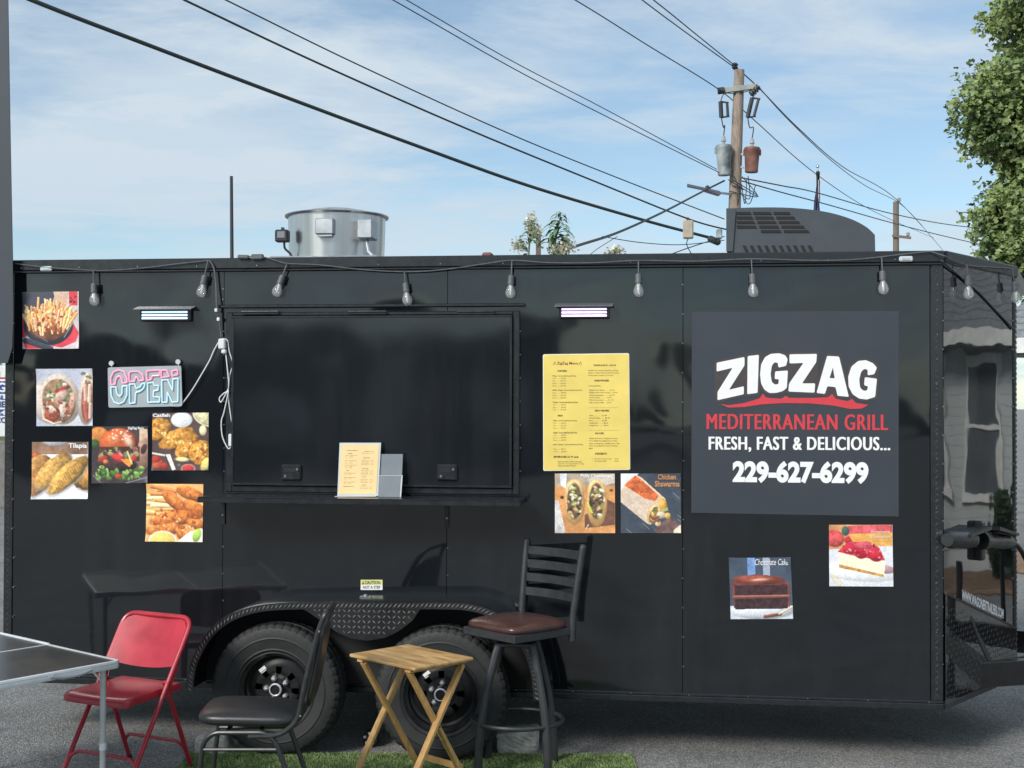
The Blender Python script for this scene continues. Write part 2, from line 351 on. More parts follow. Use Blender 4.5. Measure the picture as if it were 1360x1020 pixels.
# asphalt: dark binder with exposed aggregate, patches, fine cracks
def asphalt():
    m = bpy.data.materials.new('asphalt'); m.use_nodes = True; t = m.node_tree; n = t.nodes; l = t.links; b = n['Principled BSDF']
    tc = n.new('ShaderNodeTexCoord')
    vo = n.new('ShaderNodeTexVoronoi'); vo.inputs['Scale'].default_value = 150; l.new(tc.outputs['Object'], vo.inputs['Vector'])
    cr = n.new('ShaderNodeValToRGB'); e = cr.color_ramp.elements
    e[0].position = .0; e[0].color = (.120, .121, .120, 1); e[1].position = 1; e[1].color = (.50, .49, .47, 1)
    k = cr.color_ramp.elements.new(.55); k.color = (.25, .25, .245, 1); k = cr.color_ramp.elements.new(.85); k.color = (.36, .357, .35, 1)
    sx = n.new('ShaderNodeSeparateColor'); l.new(vo.outputs['Color'], sx.inputs[0]); l.new(sx.outputs[0], cr.inputs[0])
    nz = n.new('ShaderNodeTexNoise'); nz.inputs['Scale'].default_value = 1.7; nz.inputs['Detail'].default_value = 8; l.new(tc.outputs['Object'], nz.inputs['Vector'])
    mr = n.new('ShaderNodeMapRange'); mr.inputs[1].default_value = .3; mr.inputs[2].default_value = .72; mr.inputs[3].default_value = .72; mr.inputs[4].default_value = 1.15; l.new(nz.outputs['Fac'], mr.inputs[0])
    mu = n.new('ShaderNodeMix'); mu.data_type = 'RGBA'; mu.blend_type = 'MULTIPLY'; mu.inputs['Factor'].default_value = 1
    l.new(cr.outputs[0], mu.inputs['A']); l.new(mr.outputs[0], mu.inputs['B']); wz = n.new('ShaderNodeTexNoise'); wz.inputs['Scale'].default_value = 2.2; wz.inputs['Detail'].default_value = 6; l.new(tc.outputs['Object'], wz.inputs['Vector'])
    av = n.new('ShaderNodeVectorMath'); av.operation = 'MULTIPLY_ADD'; l.new(wz.outputs['Color'], av.inputs[0]); av.inputs[1].default_value = (.5, .5, .5); l.new(tc.outputs['Object'], av.inputs[2])
    ck = n.new('ShaderNodeTexVoronoi'); ck.feature = 'DISTANCE_TO_EDGE'; ck.inputs['Scale'].default_value = .8; l.new(av.outputs[0], ck.inputs['Vector'])
    cm = n.new('ShaderNodeMapRange'); cm.inputs[1].default_value = .001; cm.inputs[2].default_value = .006; cm.inputs[3].default_value = .72; cm.inputs[4].default_value = 1; l.new(ck.outputs['Distance'], cm.inputs[0])
    m2 = n.new('ShaderNodeMix'); m2.data_type = 'RGBA'; m2.blend_type = 'MULTIPLY'; m2.inputs['Factor'].default_value = 1; l.new(mu.outputs['Result'], m2.inputs['A']); l.new(cm.outputs[0], m2.inputs['B'])
    l.new(m2.outputs['Result'], b.inputs['Base Color'])
    b.inputs['Roughness'].default_value = .85
    bp = n.new('ShaderNodeBump'); bp.inputs['Distance'].default_value = .006; l.new(vo.outputs['Distance'], bp.inputs['Height']); bp.invert = True
    l.new(bp.outputs[0], b.inputs['Normal']); MATS['asphalt'] = m
asphalt()

# ------------------------------------------------------------------ setting
tag(MB().add([(-400, -400, 0), (400, -400, 0), (400, 400, 0), (-400, 400, 0)], [(0, 1, 2, 3)]).build('ground', 'asphalt', smooth=0), kind='structure')
tag(MB().box(-90, -9.5, 16, 90, .004, .03).build('verge', 'grass', smooth=0), kind='structure')
# ------------------------------------------------------------------ food trailer
X0, X1, ZB, ZT, WD = -3.757, 1.348, .297, 2.656, 2.15
random.seed(4)
T = thing('food_trailer', 'black concession trailer with closed serving hatch and two wheels', 'trailer', ((X0+X1)/2, WD/2, 0))
def W(px, py, y=0.0): return P(px, py, y)
NA = R_(57); ND = Vector((math.cos(NA), math.sin(NA), 0)); NN = Vector((math.sin(NA), -math.cos(NA), 0)); NO = Vector((X1, 0, 0))
def NP(px, py, off=0.0):
    r = ray(px, py); o = NO+NN*off
    return CAM + r*((o-CAM).dot(NN)/r.dot(NN))
T1 = (NP(1347, 500)-NO).dot(ND)
A1 = NO+ND*T1
N2 = Vector((math.cos(R_(74)), math.sin(R_(74)), 0))
TIP = A1 + N2*((WD/2-A1.y)/N2.y)
foot = [(X0, 0), (X1, 0), (A1.x, A1.y), (TIP.x, TIP.y), (A1.x, WD-A1.y), (X1, WD), (X0, WD)]
def inset(d):
    c = Vector((-.4, WD/2)); o = []
    for x, y in foot:
        o.append((x - (d if x > -.5 else -d), y + (d if y < WD/2-.01 else -d if y > WD/2+.01 else 0)))
    return o
MB().prism([(x, y, ZB+.02) for x, y in inset(.012)], (0, 0, ZT-ZB-.06)).build('body_core', 'dark_under', T, 0)
MB().prism([(x, y, ZT-.028) for x, y in inset(.004)], (0, 0, .022)).build('roof', 'black_trim', T, 0)
# side panels, butted with a thin shadow gap
seams = [X0+.052, W(297, 500).x, W(594, 500).x, W(907, 500).x, X1-.066]
for a, b in zip(seams[:-1], seams[1:]):
    MB().box(a+.0012, b-.0012, 0, .011, ZB+.045, ZT-.06, .0008).build('wall_panel', 'black_paint', T, 20)
# far side, rear
MB().box(X0+.01, X1-.01, WD-.011, WD, ZB+.045, ZT-.06).build('far_wall', 'black_paint', T, 0)
MB().box(X0, X0+.011, .05, WD-.05, ZB+.045, ZT-.06).build('rear_door', 'black_paint', T, 0)
# roof trim: two stepped rails
MB().box(X0, X1+.004, -.020, .03, ZT-.062, ZT, .006).build('roof_trim', 'black_trim', T, 20)
MB().box(X0, X1, -.028, .0, ZT-.074, ZT-.064, .003).build('drip_rail', 'black_trim', T, 20)
d = ND
def nbox(mb, t0, t1, off0, off1, z0, z1, ch=0, o=NO, dr=None):
    dr = dr or ND; nn = Vector((dr.y, -dr.x, 0))
    M = Matrix(((dr.x, nn.x, 0, o.x), (dr.y, nn.y, 0, o.y), (0, 0, 1, 0), (0, 0, 0, 1)))
    return mb.box(t0, t1, off0, off1, z0, z1, ch, M)
nbox(MB(), .002, T1, -.03, .022, ZT-.062, ZT, .006).build('roof_trim', 'black_trim', T, 20)
nbox(MB(), .002, T1+.35, -.03, .02, ZT-.064, ZT-.002, .006, A1, N2).build('roof_trim', 'black_trim', T, 20)
MB().box(X0, X1-.002, -.016, .02, ZB, ZB+.032, .004).build('bottom_rail', 'black_trim', T, 20)
MB().box(X0, X1-.002, -.010, .01, ZB+.032, ZB+.046, .003).build('bottom_rail', 'black_trim', T, 20)
nbox(MB(), .0, T1, -.02, .012, ZB, ZB+.034, .004).build('bottom_rail', 'black_trim', T, 20)
# nose: the thin sheet bows out slightly between its edge trims
UZ_ = Vector((0, 0, 1))
m = MB(); nb_ = 28
for i in range(nb_+1):
    t = i/nb_; u = .004+(T1-.006)*t; b_ = .0075*4*t*(1-t); p = NO+ND*u+NN*b_
    m.v += [p+UZ_*(ZB+.034), p+UZ_*(ZT-.062), p-NN*(.012+b_)+UZ_*(ZT-.062), p-NN*(.012+b_)+UZ_*(ZB+.034)]
for i in range(nb_):
    for j in range(4): m.f.append((i*4+j, i*4+(j+1) % 4, i*4+4+(j+1) % 4, i*4+4+j))
m.build('nose_panel', 'nose_paint', T, 40)
nbox(MB(), .095, (TIP-A1).length, -.012, -.001, ZB+.034, ZT-.062, .0008, A1, N2).build('nose_panel', 'nose_paint', T, 20)
MB().box(.002, T1-.002, -.012, 0, ZB, ZT-.06, 0, Matrix(((ND.x, 0, 0, X1), (-0, 1, 0, 0), (0, 0, 1, 0), (0, 0, 0, 1)))) if False else None

def lozenges(mb, o, u, v, nrm, w, h, pitch=.034, ln=.026, wd=.008, ht=.0022, mask=None):
    """raised tread bars in alternating diagonal directions over a w x h patch"""
    nu, nv = int(w/pitch), int(h/pitch)
    for i in range(max(1, nu)):
        for j in range(nv):
            cx = (i+.5)*w/max(1, nu); cy = (j+.5)*h/nv
            if mask and not mask(cx, cy): continue
            s = 1 if (i+j) % 2 else -1
            c = o+u*cx+v*cy; a = (u+v*s).normalized()*ln/2; b = (u-v*s).normalized()*wd/2
            k = len(mb.v); t = nrm*ht
            mb.v += [c+a, c+b, c-a, c-b, c+a*.6+t, c+b*.5+t, c-a*.6+t, c-b*.5+t]
            mb.f += [(k+4, k+5, k+6, k+7)]+[(k+q, k+(q+1) % 4, k+4+(q+1) % 4, k+4+q) for q in range(4)]
    return mb
YN = Vector((0, -1, 0)); UX = Vector((1, 0, 0)); UZ = Vector((0, 0, 1))
# corner trims
for xa, xb in ((X0, X0+.050), (X1-.064, X1-.002)):
    c = MB().box(xa, xb, -.006, .02, ZB+.046, ZT-.064, .003).build('corner_trim', 'tread_plate', T, 20)
    lozenges(MB(), Vector((xa+.004, -.006, ZB+.06)), UX, UZ, YN, xb-xa-.008, ZT-ZB-.15, .030, .030, .007, .0025).build('tread_pattern', 'tread_raised', c, 0, kind='stuff')
c = nbox(MB(), -.012, .092, -.02, .008, ZB+.034, ZT-.064, .003, A1, N2).build('corner_trim', 'tread_plate', T, 20)
lozenges(MB(), A1+Vector((N2.y, -N2.x, 0))*.008+UZ*(ZB+.05), N2, UZ, Vector((N2.y, -N2.x, 0)), .09, 2.1, .03, .030, .007, .0025).build('tread_pattern', 'tread_raised', c, 0, kind='stuff')
# stone guard on the nose: slanting upper edge
ga, gb = NP(1254, 788, .002), NP(1346, 835, .002)
g = MB().prism([Vector((NO.x, NO.y, ZB+.036))+NN*.0085+ND*.004, A1+UZ*(ZB+.036)+NN*.0085-ND*.004, A1+UZ*gb.z+NN*.0085-ND*.004, NO+UZ*ga.z+NN*.0085+ND*.004], NN*.003).build('stone_guard', 'nose_paint', T, 0)
sl = (gb.z-ga.z)/T1
lozenges(MB(), NO+NN*.0115+UZ*(ZB+.04), ND, UZ, NN, T1, .9, .030, .024, .007, .002, lambda x, y: ZB+.06+y < ga.z+sl*x-.03).build('tread_pattern', 'tread_plate', g, 0, kind='stuff')
MB().bar(NO+UZ*ga.z+NN*.012, A1+UZ*gb.z+NN*.012, .006, .010).build('guard_edge', 'black_trim', T, 0)
np_ = [o for o in children(T) if o.name.startswith('nose_panel')][0]
fit_text('WWW.WAGONERTRAILERS.COM', NP(1278, 783, .009), NP(1333, 809, .009), NP(1277.5, 797, .009), bold=.035, res=2).build('lettering', 'white_print', np_, 0)
MB().tube([NP(1250, 346, .012), NP(1300, 388, .014), NP(1346, 437, .010)], .006, 6).build('cable', 'black_trim', T)
# rivets / screws
rv = MB()
def rivet(p, r=.0055, n=None): rv.sphere(p, r, 6)
for px, ys in ((297, list(range(384, 410, 14))+list(range(690, 830, 36))), (594, range(692, 800, 36)), (907, range(378, 920, 39)), (17, range(390, 890, 39)), (1244, range(378, 930, 33))):
    for y in ys: rivet(W(px+random.uniform(-1, 1), y, -.002 if px not in (17, 1244) else -.008))
for k in range(17): rivet((X0+.15+k*.305, -.012, ZB+.039), .005)
for k in range(15): rivet((X0+.10+k*.34, -.021, ZT-.045), .005)
for y in range(350, 900, 38): rivet(NP(1252, y, .003), .005); rivet(NP(1345, y, .003), .005)
for z in range(7): rivet(W(691, 440+z*31, -.016), .004); rivet(W(297.5, 440+z*31, -.016), .004)
rv.build('rivets', 'screw_metal', T, 40, kind='stuff')
# marker lights on the roof trim
for px, py in ((62, 357), (1203, 344)):
    a = W(px, py, -.021); m = MB().box(a.x-.035, a.x+.035, -.034, -.0205, a.z-.014, a.z+.014, .006).build('marker_light', 'clear_edge', T, 30)
    MB().box(a.x-.02, a.x+.02, -.0365, -.0345, a.z-.006, a.z+.006).build('reflector', 'chrome', m, 0)
# underside
MB().box(X0+.08, X1-.05, .12, .20, ZB-.02, ZB+.018).box(X0+.08, X1-.05, WD-.2, WD-.12, ZB-.02, ZB+.018).build('chassis_rail', 'dark_under', T, 0)
# tongue
for s in (0, 1):
    ya = .20 if not s else WD-.20
    MB().bar((X1-.25, ya, .40), (X1+1.75, WD/2, .40), .06, .135, .004).build('tongue_beam', 'steel_black', T, 20)
MB().bar(NP(1311, 884, .0), Vector((X1+1.3, WD/2, .52)), .02, .03, .003).build('tongue_brace', 'steel_black', T, 20)
MB().box(X1+1.7, X1+2.0, WD/2-.05, WD/2+.05, .37, .48, .02).cyl((X1+1.5, WD/2, .05), (X1+1.5, WD/2, .85), .03).box(X1+1.41, X1+1.59, WD/2-.1, WD/2+.1, 0, .05, .01).build('coupler', 'steel_black', T)
for ax in (P(369, 918, -.262).x, P(590, 921, -.262).x): MB().cyl((ax, .0, .342), (ax, WD, .342), .038).build('axle', 'dark_under', T)

# ---- hatch
def wb(mb, px0, px1, py0, py1, y0, y1, ch=.003):
    a, b = W(px0, py0), W(px1, py1); return mb.box(a.x, b.x, y0, y1, b.z, a.z, ch)
hz0, hz1 = W(490, 655).z, W(490, 414).z; hx0, hx1 = W(301, 540).x, W(690, 540).x
zz = W(490, 404).z
MB().box(hx0-.045, hx1+.03, -.024, 0, zz-.018, zz, .004).build('hatch_rail', 'black_trim', T, 20)
fr = MB().box(hx0, hx0+.036, -.015, 0, hz0, hz1, .004).box(hx1-.036, hx1, -.015, 0, hz0, hz1, .004).box(hx0+.036, hx1-.036, -.015, 0, hz1-.02, hz1, .004).box(hx0+.036, hx1-.036, -.015, 0, hz0, hz0+.036, .004).build('hatch_frame', 'black_trim', T, 20)
hd = MB().box(hx0+.038, hx1-.038, -.030, -.002, hz0+.038, hz1-.022, .004).build('serving_hatch', 'black_hatch', T, 20)
e = .012
MB().box(hx0+.038, hx1-.038, -.034, -.0302, hz0+.038, hz0+.038+e, .002).box(hx1-.038-e, hx1-.038, -.034, -.0302, hz0+.05, hz1-.035, .002).box(hx0+.038, hx0+.038+e, -.034, -.0302, hz0+.05, hz1-.035, .002).box(hx0+.038, hx1-.038, -.034, -.0302, hz1-.034, hz1-.022, .002).build('edge_trim', 'black_trim', hd, 20)
for a, b in ((324, 372), (465, 515), (609, 658)):
    p, q = W(a, 416), W(b, 416); MB().box(p.x, q.x, -.037, -.0302, p.z-.010, p.z+.004, .002).cyl((p.x, -.036, p.z+.006), (q.x, -.036, p.z+.006), .006, n=8).build('hinge', 'black_trim', hd)
for cx in (387.5, 594):
    c = W(cx, 627.5, -.03); la = MB().box(c.x-.056, c.x+.056, -.048, -.0302, c.z-.044, c.z+.044, .016).build('latch', 'black_trim', hd, 25)
    sgn = MB().box(c.x-.040, c.x+.026, -.0495, -.0482, c.z+.004, c.z+.026)
    sgn.build('latch_paddle', 'dark_under', hd, 0)
    for lx, lz in ((.036, .017), (-.030, -.020)): MB().lathe([(0.0005, -.0545), (.007, -.0545), (.0085, -.052), (.0085, -.0485)], (c.x+lx, 0, c.z+lz), 'y', 12).build('lock', 'chrome', hd)
# ---- shelf
sz = W(480, 657).z; SD = .30
sxa, sxb = P(262, 663, -SD).x, P(690, 663, -SD).x
sh = MB().box(sxa, sxb, -SD, -.016, sz-.004, sz, .0015).box(sxa, sxb, -SD, -SD+.004, sz-.030, sz-.005, .001).box(sxa, sxa+.004, -SD+.005, -.016, sz-.030, sz-.005, .001).box(sxb-.004, sxb, -SD+.005, -.016, sz-.030, sz-.005, .001).build('serving_shelf', 'black_trim', T, 20)
for cx in (297, 594):
    x = W(cx, 690).x
    MB().prism([(x-.012, -.002, sz-.006), (x-.012, -.22, sz-.006), (x-.012, -.22, sz-.016), (x-.012, -.016, sz-.03), (x-.012, -.012, sz-.17), (x-.012, -.002, sz-.17)], (.022, 0, 0)).build('bracket', 'black_trim', sh, 0)
    MB().sphere((x, -.014, sz-.12), .008, 6).build('bolt', 'screw_metal', sh)
# ---- strip lamps under hoods
for (a, b, y, col) in ((184, 260, 410, 'led_white'), (738, 815, 406, 'led_violet')):
    p, q = W(a, y), W(b, y)
    h = MB().prism([(p.x, -.003, p.z+.012), (p.x, -.075, p.z-.006), (p.x, -.075, p.z-.010), (p.x, -.003, p.z+.005)], (q.x-p.x, 0, 0)).build('lamp_hood', 'lamp_hood', T, 0)
    MB().box(p.x+.02, q.x-.02, -.030, -.002, p.z-.072, p.z+.002, .006).build('lamp_body', 'black_trim', h, 20)
    for k in range(3):
        zc = p.z-.022-k*.017; MB().cyl((p.x+.035, -.036, zc), (q.x-.035, -.036, zc), .0052, n=8).build('light_tube', col, h)
# ---- fender over the two wheels
FY = -.29
fp = [(247, 918), (249, 893), (258, 866), (275, 839), (300, 818), (333, 805), (372, 800), (440, 799), (520, 799), (590, 799), (622, 801), (652, 809), (682, 829), (703, 858), (715, 893), (719, 930)]
fpts = [P(x, y, FY) for x, y in fp]; fcur = catmull(fpts, 5)
m = MB(); k = 0; n = len(fcur)
for i, p in enumerate(fcur):
    a = fcur[max(0, i-1)]; b = fcur[min(n-1, i+1)]; t = (b-a).normalized(); nr = Vector((-t.z, 0, t.x))
    if nr.z < 0 and abs(t.x) > .2: nr = -nr
    inn = -nr
    q = p.copy(); q.y = -.001
    m.v += [q, p+Vector((0, .012, 0)), p+inn*.004, p+inn*.040, p+inn*.040+Vector((0, .004, 0)), p+inn*.010+Vector((0, .010, 0)), q+inn*.008]
for i in range(n-1):
    for j in range(7): m.f.append((i*7+j, i*7+(j+1) % 7, (i+1)*7+(j+1) % 7, (i+1)*7+j))
fe = m.build('fender', 'tread_plate', T, 40)
MB().prism([Vector((p.x, -.006, p.z-.012)) for p in fcur], (0, .003, 0)).build('under_fender_shade', 'dark_under', T, 0)  # shade under the fender, put in as a dark sheet over the wall
m = MB()   # evenly spaced tread bars along the fender lip; pale colour stands for highlights
acc = 0.0; nxt = .01
for i in range(n-1):
    a_, b_ = fcur[i], fcur[i+1]; seg = (b_-a_).length; t = (b_-a_)/seg; nr = Vector((-t.z, 0, t.x))
    while nxt <= acc+seg:
        p = a_+t*(nxt-acc); c = p-nr*.021+Vector((0, -.0005, 0)); nxt += .0235
        a = (t+nr*1.1).normalized()*.017; b = (t-nr*1.1).normalized()*.0032; kk = len(m.v)
        tt = Vector((0, -.0025, 0)); m.v += [c+a, c+b, c-a, c-b, c+a*.6+tt, c+b*.5+tt, c-a*.6+tt, c-b*.5+tt]
        m.f += [(kk+4, kk+5, kk+6, kk+7)]+[(kk+q, kk+(q+1) % 4, kk+4+(q+1) % 4, kk+4+q) for q in range(4)]
    acc += seg
m.build('tread_pattern', 'tread_edge', fe, 0, kind='stuff')
sk = [(395, 806), (560, 806), (548, 824), (530, 838), (512, 847), (488, 851), (466, 848), (446, 839), (426, 824), (408, 812)]
skp = [P(x, y, FY+.004) for x, y in sk]
s = MB().prism(skp, (0, .003, 0)).build('fender_skirt', 'tread_plate', T, 0)
def inpoly(x, z):
    c = False
    for i in range(len(skp)):
        a, b = skp[i], skp[i-1]
        if (a.z > z) != (b.z > z) and x < (b.x-a.x)*(z-a.z)/(b.z-a.z)+a.x: c = not c
    return c
o0 = Vector((skp[0].x, FY+.004, skp[5].z))
lozenges(MB(), o0, UX, UZ, YN, skp[1].x-skp[0].x, skp[0].z-skp[5].z, .026, .024, .006, .002, lambda x, y: inpoly(o0.x+x, o0.z+y) and inpoly(o0.x+x+.01, o0.z+y-.012) and inpoly(o0.x+x-.01, o0.z+y-.012)).build('tread_pattern', 'tread_edge', s, 0, kind='stuff')
a = P(487, 797, -.13); MB().sphere((a.x, -.15, fcur[n//2].z+.006), .014, 8).box(a.x-.03, a.x+.03, -.165, -.14, fcur[n//2].z+.001, fcur[n//2].z+.007).build('fender_bolt', 'screw_metal', T)
# caution label
tl, tr, bl = W(479, 770, -.0015), W(508, 770, -.0015), W(479, 783.5, -.0015)
cl = MB().prism([tl, tr, tr+(bl-tl), bl], (0, .001, 0)).build('caution_label', 'white_print', T, 0)
MB().prism([tl+YN*.0004, tr+YN*.0004, tr+(bl-tl)*.5+YN*.0004, tl+(bl-tl)*.5+YN*.0004], (0, .0003, 0)).build('label_band', 'caution_yellow', cl, 0)
mb = fit_text('CAUTION', W(484.5, 771.5, -.0025), W(505, 771.5, -.0025), W(484.5, 776, -.0025), bold=.03, res=2)
fit_text('NOT A STEP', W(482, 778, -.0025), W(505, 778, -.0025), W(482, 782, -.0025), bold=.02, res=2, mb=mb).prism([W(481, 776, -.0025), W(483.6, 776, -.0025), W(482.3, 771.6, -.0025)], (0, .0003, 0)).build('lettering', 'ink', cl, 0)

# ---- wheels
def wheel(cx, cz, yo, flip=1, spin=0.0, parent=T):
    RO, RI = .350, .198; wy = .20*flip
    c = (cx, yo, cz)
    pr = [(RI-.012, .02), (RI, .004), (RI+.012, -.002), (RI+.016, -.006), (RI+.022, -.003), (RI+.070, -.010), (RI+.075, -.014), (RI+.082, -.010), (RO-.040, -.009), (RO-.022, -.003), (RO-.006, .012), (RO, .030), (RO, .062), (RO-.008, .064), (RO-.008, .074), (RO, .076), (RO, .124), (RO-.008, .126), (RO-.008, .136), (RO, .138), (RO, .166), (RO-.012, .188), (RO-.04, .21), (RI+.02, .2), (RI-.012, .18)]
    n = 192
    def mod(i, j):
        if i in (9, 10, 11, 12): return -.006 if j % 4 == 0 else 0
        if i in (19, 20, 21): return -.006 if j % 4 == 0 else 0
        return 0
    prf = [(r, h*flip) for r, h in pr]
    rim = MB()
    rp = [(RI+.004, .012), (RI+.006, .004), (RI-.002, .002), (RI-.010, .016), (RI-.022, .030), (RI-.026, .060), (RI-.038, .070), (.135, .060), (.118, .046)]
    rim.lathe([(r, h*flip) for r, h in rp]+[(RI-.03, .1*flip), (RI-.03, .17*flip)], c, 'y', 64) if False else None
    nn = 64; k0 = 0
    rings = rp+[(.100, .044), (.080, .046), (.066, .054), (.040, .054), (.034, .050)]
    for r, h in rings:
        for j in range(nn):
            a = 2*math.pi*j/nn+spin; rim.v.append(Vector((cx+r*math.cos(a), yo+h*flip, cz+r*math.sin(a))))
    for i in range(len(rings)-1):
        for j in range(nn):
            if i in (8, 9) and (j % 8) in (3, 4, 5): continue
            j2 = (j+1) % nn; rim.f.append((i*nn+j, i*nn+j2, (i+1)*nn+j2, (i+1)*nn+j))
    rim.lathe([(.15, .10*flip), (.002, .10*flip)], c, 'y', 32)
    wh = rim.build('wheel', 'steel_black', parent, 30)
    MB().lathe(prf, c, 'y', n, mod, close=True).build('tyre', 'rubber', wh, 24)
    for q in range(5):
        a = 2*math.pi*q/5+spin+.35; x, z = cx+.0571*math.cos(a), cz+.0571*math.sin(a)
        MB().lathe([(.0150, .055*flip), (.0150, .036*flip), (.011, .026*flip), (.003, .020*flip)], (x, yo, z), 'y', 6).build('lug_nut', 'lug_metal', wh, 30)
    MB().lathe([(.034, .054*flip), (.034, .020*flip), (.029, .010*flip), (.024, .012*flip), (.022, .018*flip), (.002, .018*flip)], c, 'y', 24).build('hub_cap', 'steel_black', wh)
    MB().lathe([(.0345, .024*flip), (.0345, .012*flip), (.030, .0085*flip), (.0265, .0095*flip), (.0265, .024*flip)], c, 'y', 24, close=True).build('hub_ring', 'lug_metal', wh)
    return wh
for cx, sp in ((P(364.5, 918, -.262).x, .25), (P(584.5, 921, -.262).x, 1.15)):
    wh = wheel(cx, .349, -.262, 1, sp)
    a = (2.25 if cx < -1 else .42)
    p = Vector((cx+.125*math.cos(a), -.262+.052, .349+.125*math.sin(a)))
    M = Matrix.Translation(p) @ Matrix.Rotation(-a+math.pi/2 if cx < -1 else -.15, 4, 'Y')
    MB().box(-.020, .020, -.004, -.002, -.013, .013, 0, M).build('sticker', 'white_print', wh, 0)
    wheel(cx, .349, WD+.262, -1, sp)

# ---- exhaust fan and flood light on the roof
fc = P(447.5, 320, 1.15); fr_ = (P(510, 320, 1.15).x-P(384.5, 320, 1.15).x)/2
ftop = P(447, 288, 1.15).z
MB().box(fc.x-.34, fc.x+.34, .81, 1.49, ZT-.02, ZT+.10, .01).build('fan_curb', 'galv', T, 20)
fan = MB().lathe([(fr_*.97, ZT+.08), (fr_*.985, ZT+.2), (fr_, ftop-.012), (fr_+.018, ftop-.010), (fr_+.022, ftop-.002), (fr_+.016, ftop+.004), (fr_*.94, ftop+.006)], (fc.x, 1.15, 0), 'z', 64).build('exhaust_fan', 'stainless', T, 25)
MB().lathe([(fr_*.72, ftop+.006), (fr_*.66, ftop+.028), (fr_*.4, ftop+.044), (.01, ftop+.05)], (fc.x, 1.15, 0), 'z', 40).build('fan_cap', 'stainless', fan)
yb = 1.15-fr_
p, q = P(421, 291, yb), P(445, 312, yb)
MB().box(p.x, q.x, yb-.05, yb+.06, q.z, p.z, .006).box(p.x+.01, q.x-.01, yb-.04, yb+.02, q.z-.012, q.z-.002).build('junction_box', 'galv', fan, 20)
p, q = P(478, 293, yb+.06), P(502, 318, yb+.06)
MB().box(p.x, q.x-.02, yb-.02, yb+.14, q.z, p.z, .006).build('switch_box', 'galv', fan, 20)
MB().tube([(p.x+.05, yb+.03, q.z), (p.x+.07, yb, q.z-.08), (p.x+.16, yb-.02, q.z-.17), (p.x+.2, yb-.03, ZT)], .011, 8).build('conduit', 'galv', fan)
ff = P(375.5, 314, .9)
fl = MB().box(ff.x-.043, ff.x+.040, .87, .93, ff.z-.036, ff.z+.040, .008).box(ff.x-.008, ff.x+.008, .89, .91, ff.z+.041, ff.z+.055).build('flood_light', 'black_tube', T, 20)
MB().box(ff.x-.025, ff.x+.022, .866, .8695, ff.z-.012, ff.z+.028).build('lamp_glass', 'clear_grey', fl, 0)
MB().tube(catmull([(ff.x+.01, .9, ff.z-.036), (ff.x+.015, .9, ff.z-.075), (ff.x+.05, .92, ff.z-.12), (ff.x+.06, .95, ZT)], 5), .008, 6).build('lamp_stem', 'black_tube', fl)
# ---- roof air conditioner
AY0, AY1 = .70, 1.45
pr = [(966, 277), (1000, 275.5), (1050, 276), (1095, 281), (1128, 290), (1150, 301), (1162, 312), (1163, 336)]
top = [P(x, y, AY0) for x, y in pr]
x_l = top[0].x; zt0 = ZT+.0
poly = [Vector((x_l, AY0, ZT-.02))]+[Vector((t.x, AY0, t.z)) for t in top[:-1]]+[Vector((top[-1].x, AY0, ZT-.02))]
m = MB(); cur = catmull(poly[1:-1], 5); ring = [poly[0]]+cur+[poly[-1]]
m.prism(ring, (0, AY1-AY0, 0)); nr_ = len(ring); xm_ = sum(p.x for p in ring)/nr_
for i in range(nr_, 2*nr_): m.v[i] = Vector((xm_+(m.v[i].x-xm_)*.72, m.v[i].y, ZT-.02+(m.v[i].z-ZT+.02)*.9))
ac = m.build('air_conditioner', 'ac_shroud', T, 30)
def acq(pts, name, mt, y0=-.004, th=.003): MB().prism([P(x, y, AY0)+Vector((0, y0, 0)) for x, y in pts], (0, th, 0)).build(name, mt, ac, 0)
mt = 'dark_under'
for r in range(5):
    yy = 281.5+r*6.0
    for c_ in range(3):
        xa = 978+c_*22+r*1.6; xb = xa+18+(1 if c_ == 2 else 0)+(r*2.2 if c_ == 2 else 0)
        if c_ == 0: xa, xb = 978, 996+r*2.4
        elif c_ == 1: xa, xb = 1000+r*2.6, 1023+r*3.2
        else: xa, xb = 1027+r*3.4, 1048+r*6.2
        if r == 4 and c_ == 0: continue
        acq([(xa, yy), (xb, yy), (xb+2.4, yy+3.7), (xa+1.0, yy+3.7)], 'vent_slot', 'dark_under')
for r in range(10):
    xa = 986+r*9.6; acq([(xa, 326), (xa+4.2, 326), (xa+9.2, 336), (xa+4.4, 336)], 'vent_slot', 'dark_under')
acq([(964.5, 277), (975, 277), (977, 281), (973, 334), (964.5, 334)], 'end_cap', 'ac_shroud', -.012, .011)

# power inlet on the nose
c = NP(1295, 720, .0)
pi_ = nbox(MB(), (c-NO).dot(ND)-.030, (c-NO).dot(ND)+.025, .001, .05, c.z-.095, c.z+.115, .008).build('power_inlet', 'black_trim', T, 25)
def npx(px, py, off): return NP(px, py, off)
MB().tube([npx(1258, 717, .05), npx(1262, 717, .05), npx(1290, 717, .05)], [.034, .045, .045], 16).build('inlet_housing', 'black_trim', pi_)
MB().prism([npx(1265, 708, .0), npx(1293, 698, .0), npx(1293, 702, .0), npx(1265, 712, .0)], NN*.10).prism([npx(1304, 698, .0), npx(1330, 707, .0), npx(1330, 710, .0), npx(1304, 703, .0)], NN*.10).build('inlet_flap', 'black_trim', pi_, 0)
pl = MB().tube([npx(1302, 718, .05), npx(1308, 718, .05), npx(1312, 718, .05), npx(1330, 719, .05), npx(1340, 720, .05), npx(1347, 723, .05)], [.050, .050, .038, .042, .036, .016], 16)
pl.tube(catmull([npx(1345, 721, .05), npx(1352, 726, .06), npx(1360, 738, .06), npx(1368, 760, .08), npx(1380, 830, .1)], 6), .014, 8)
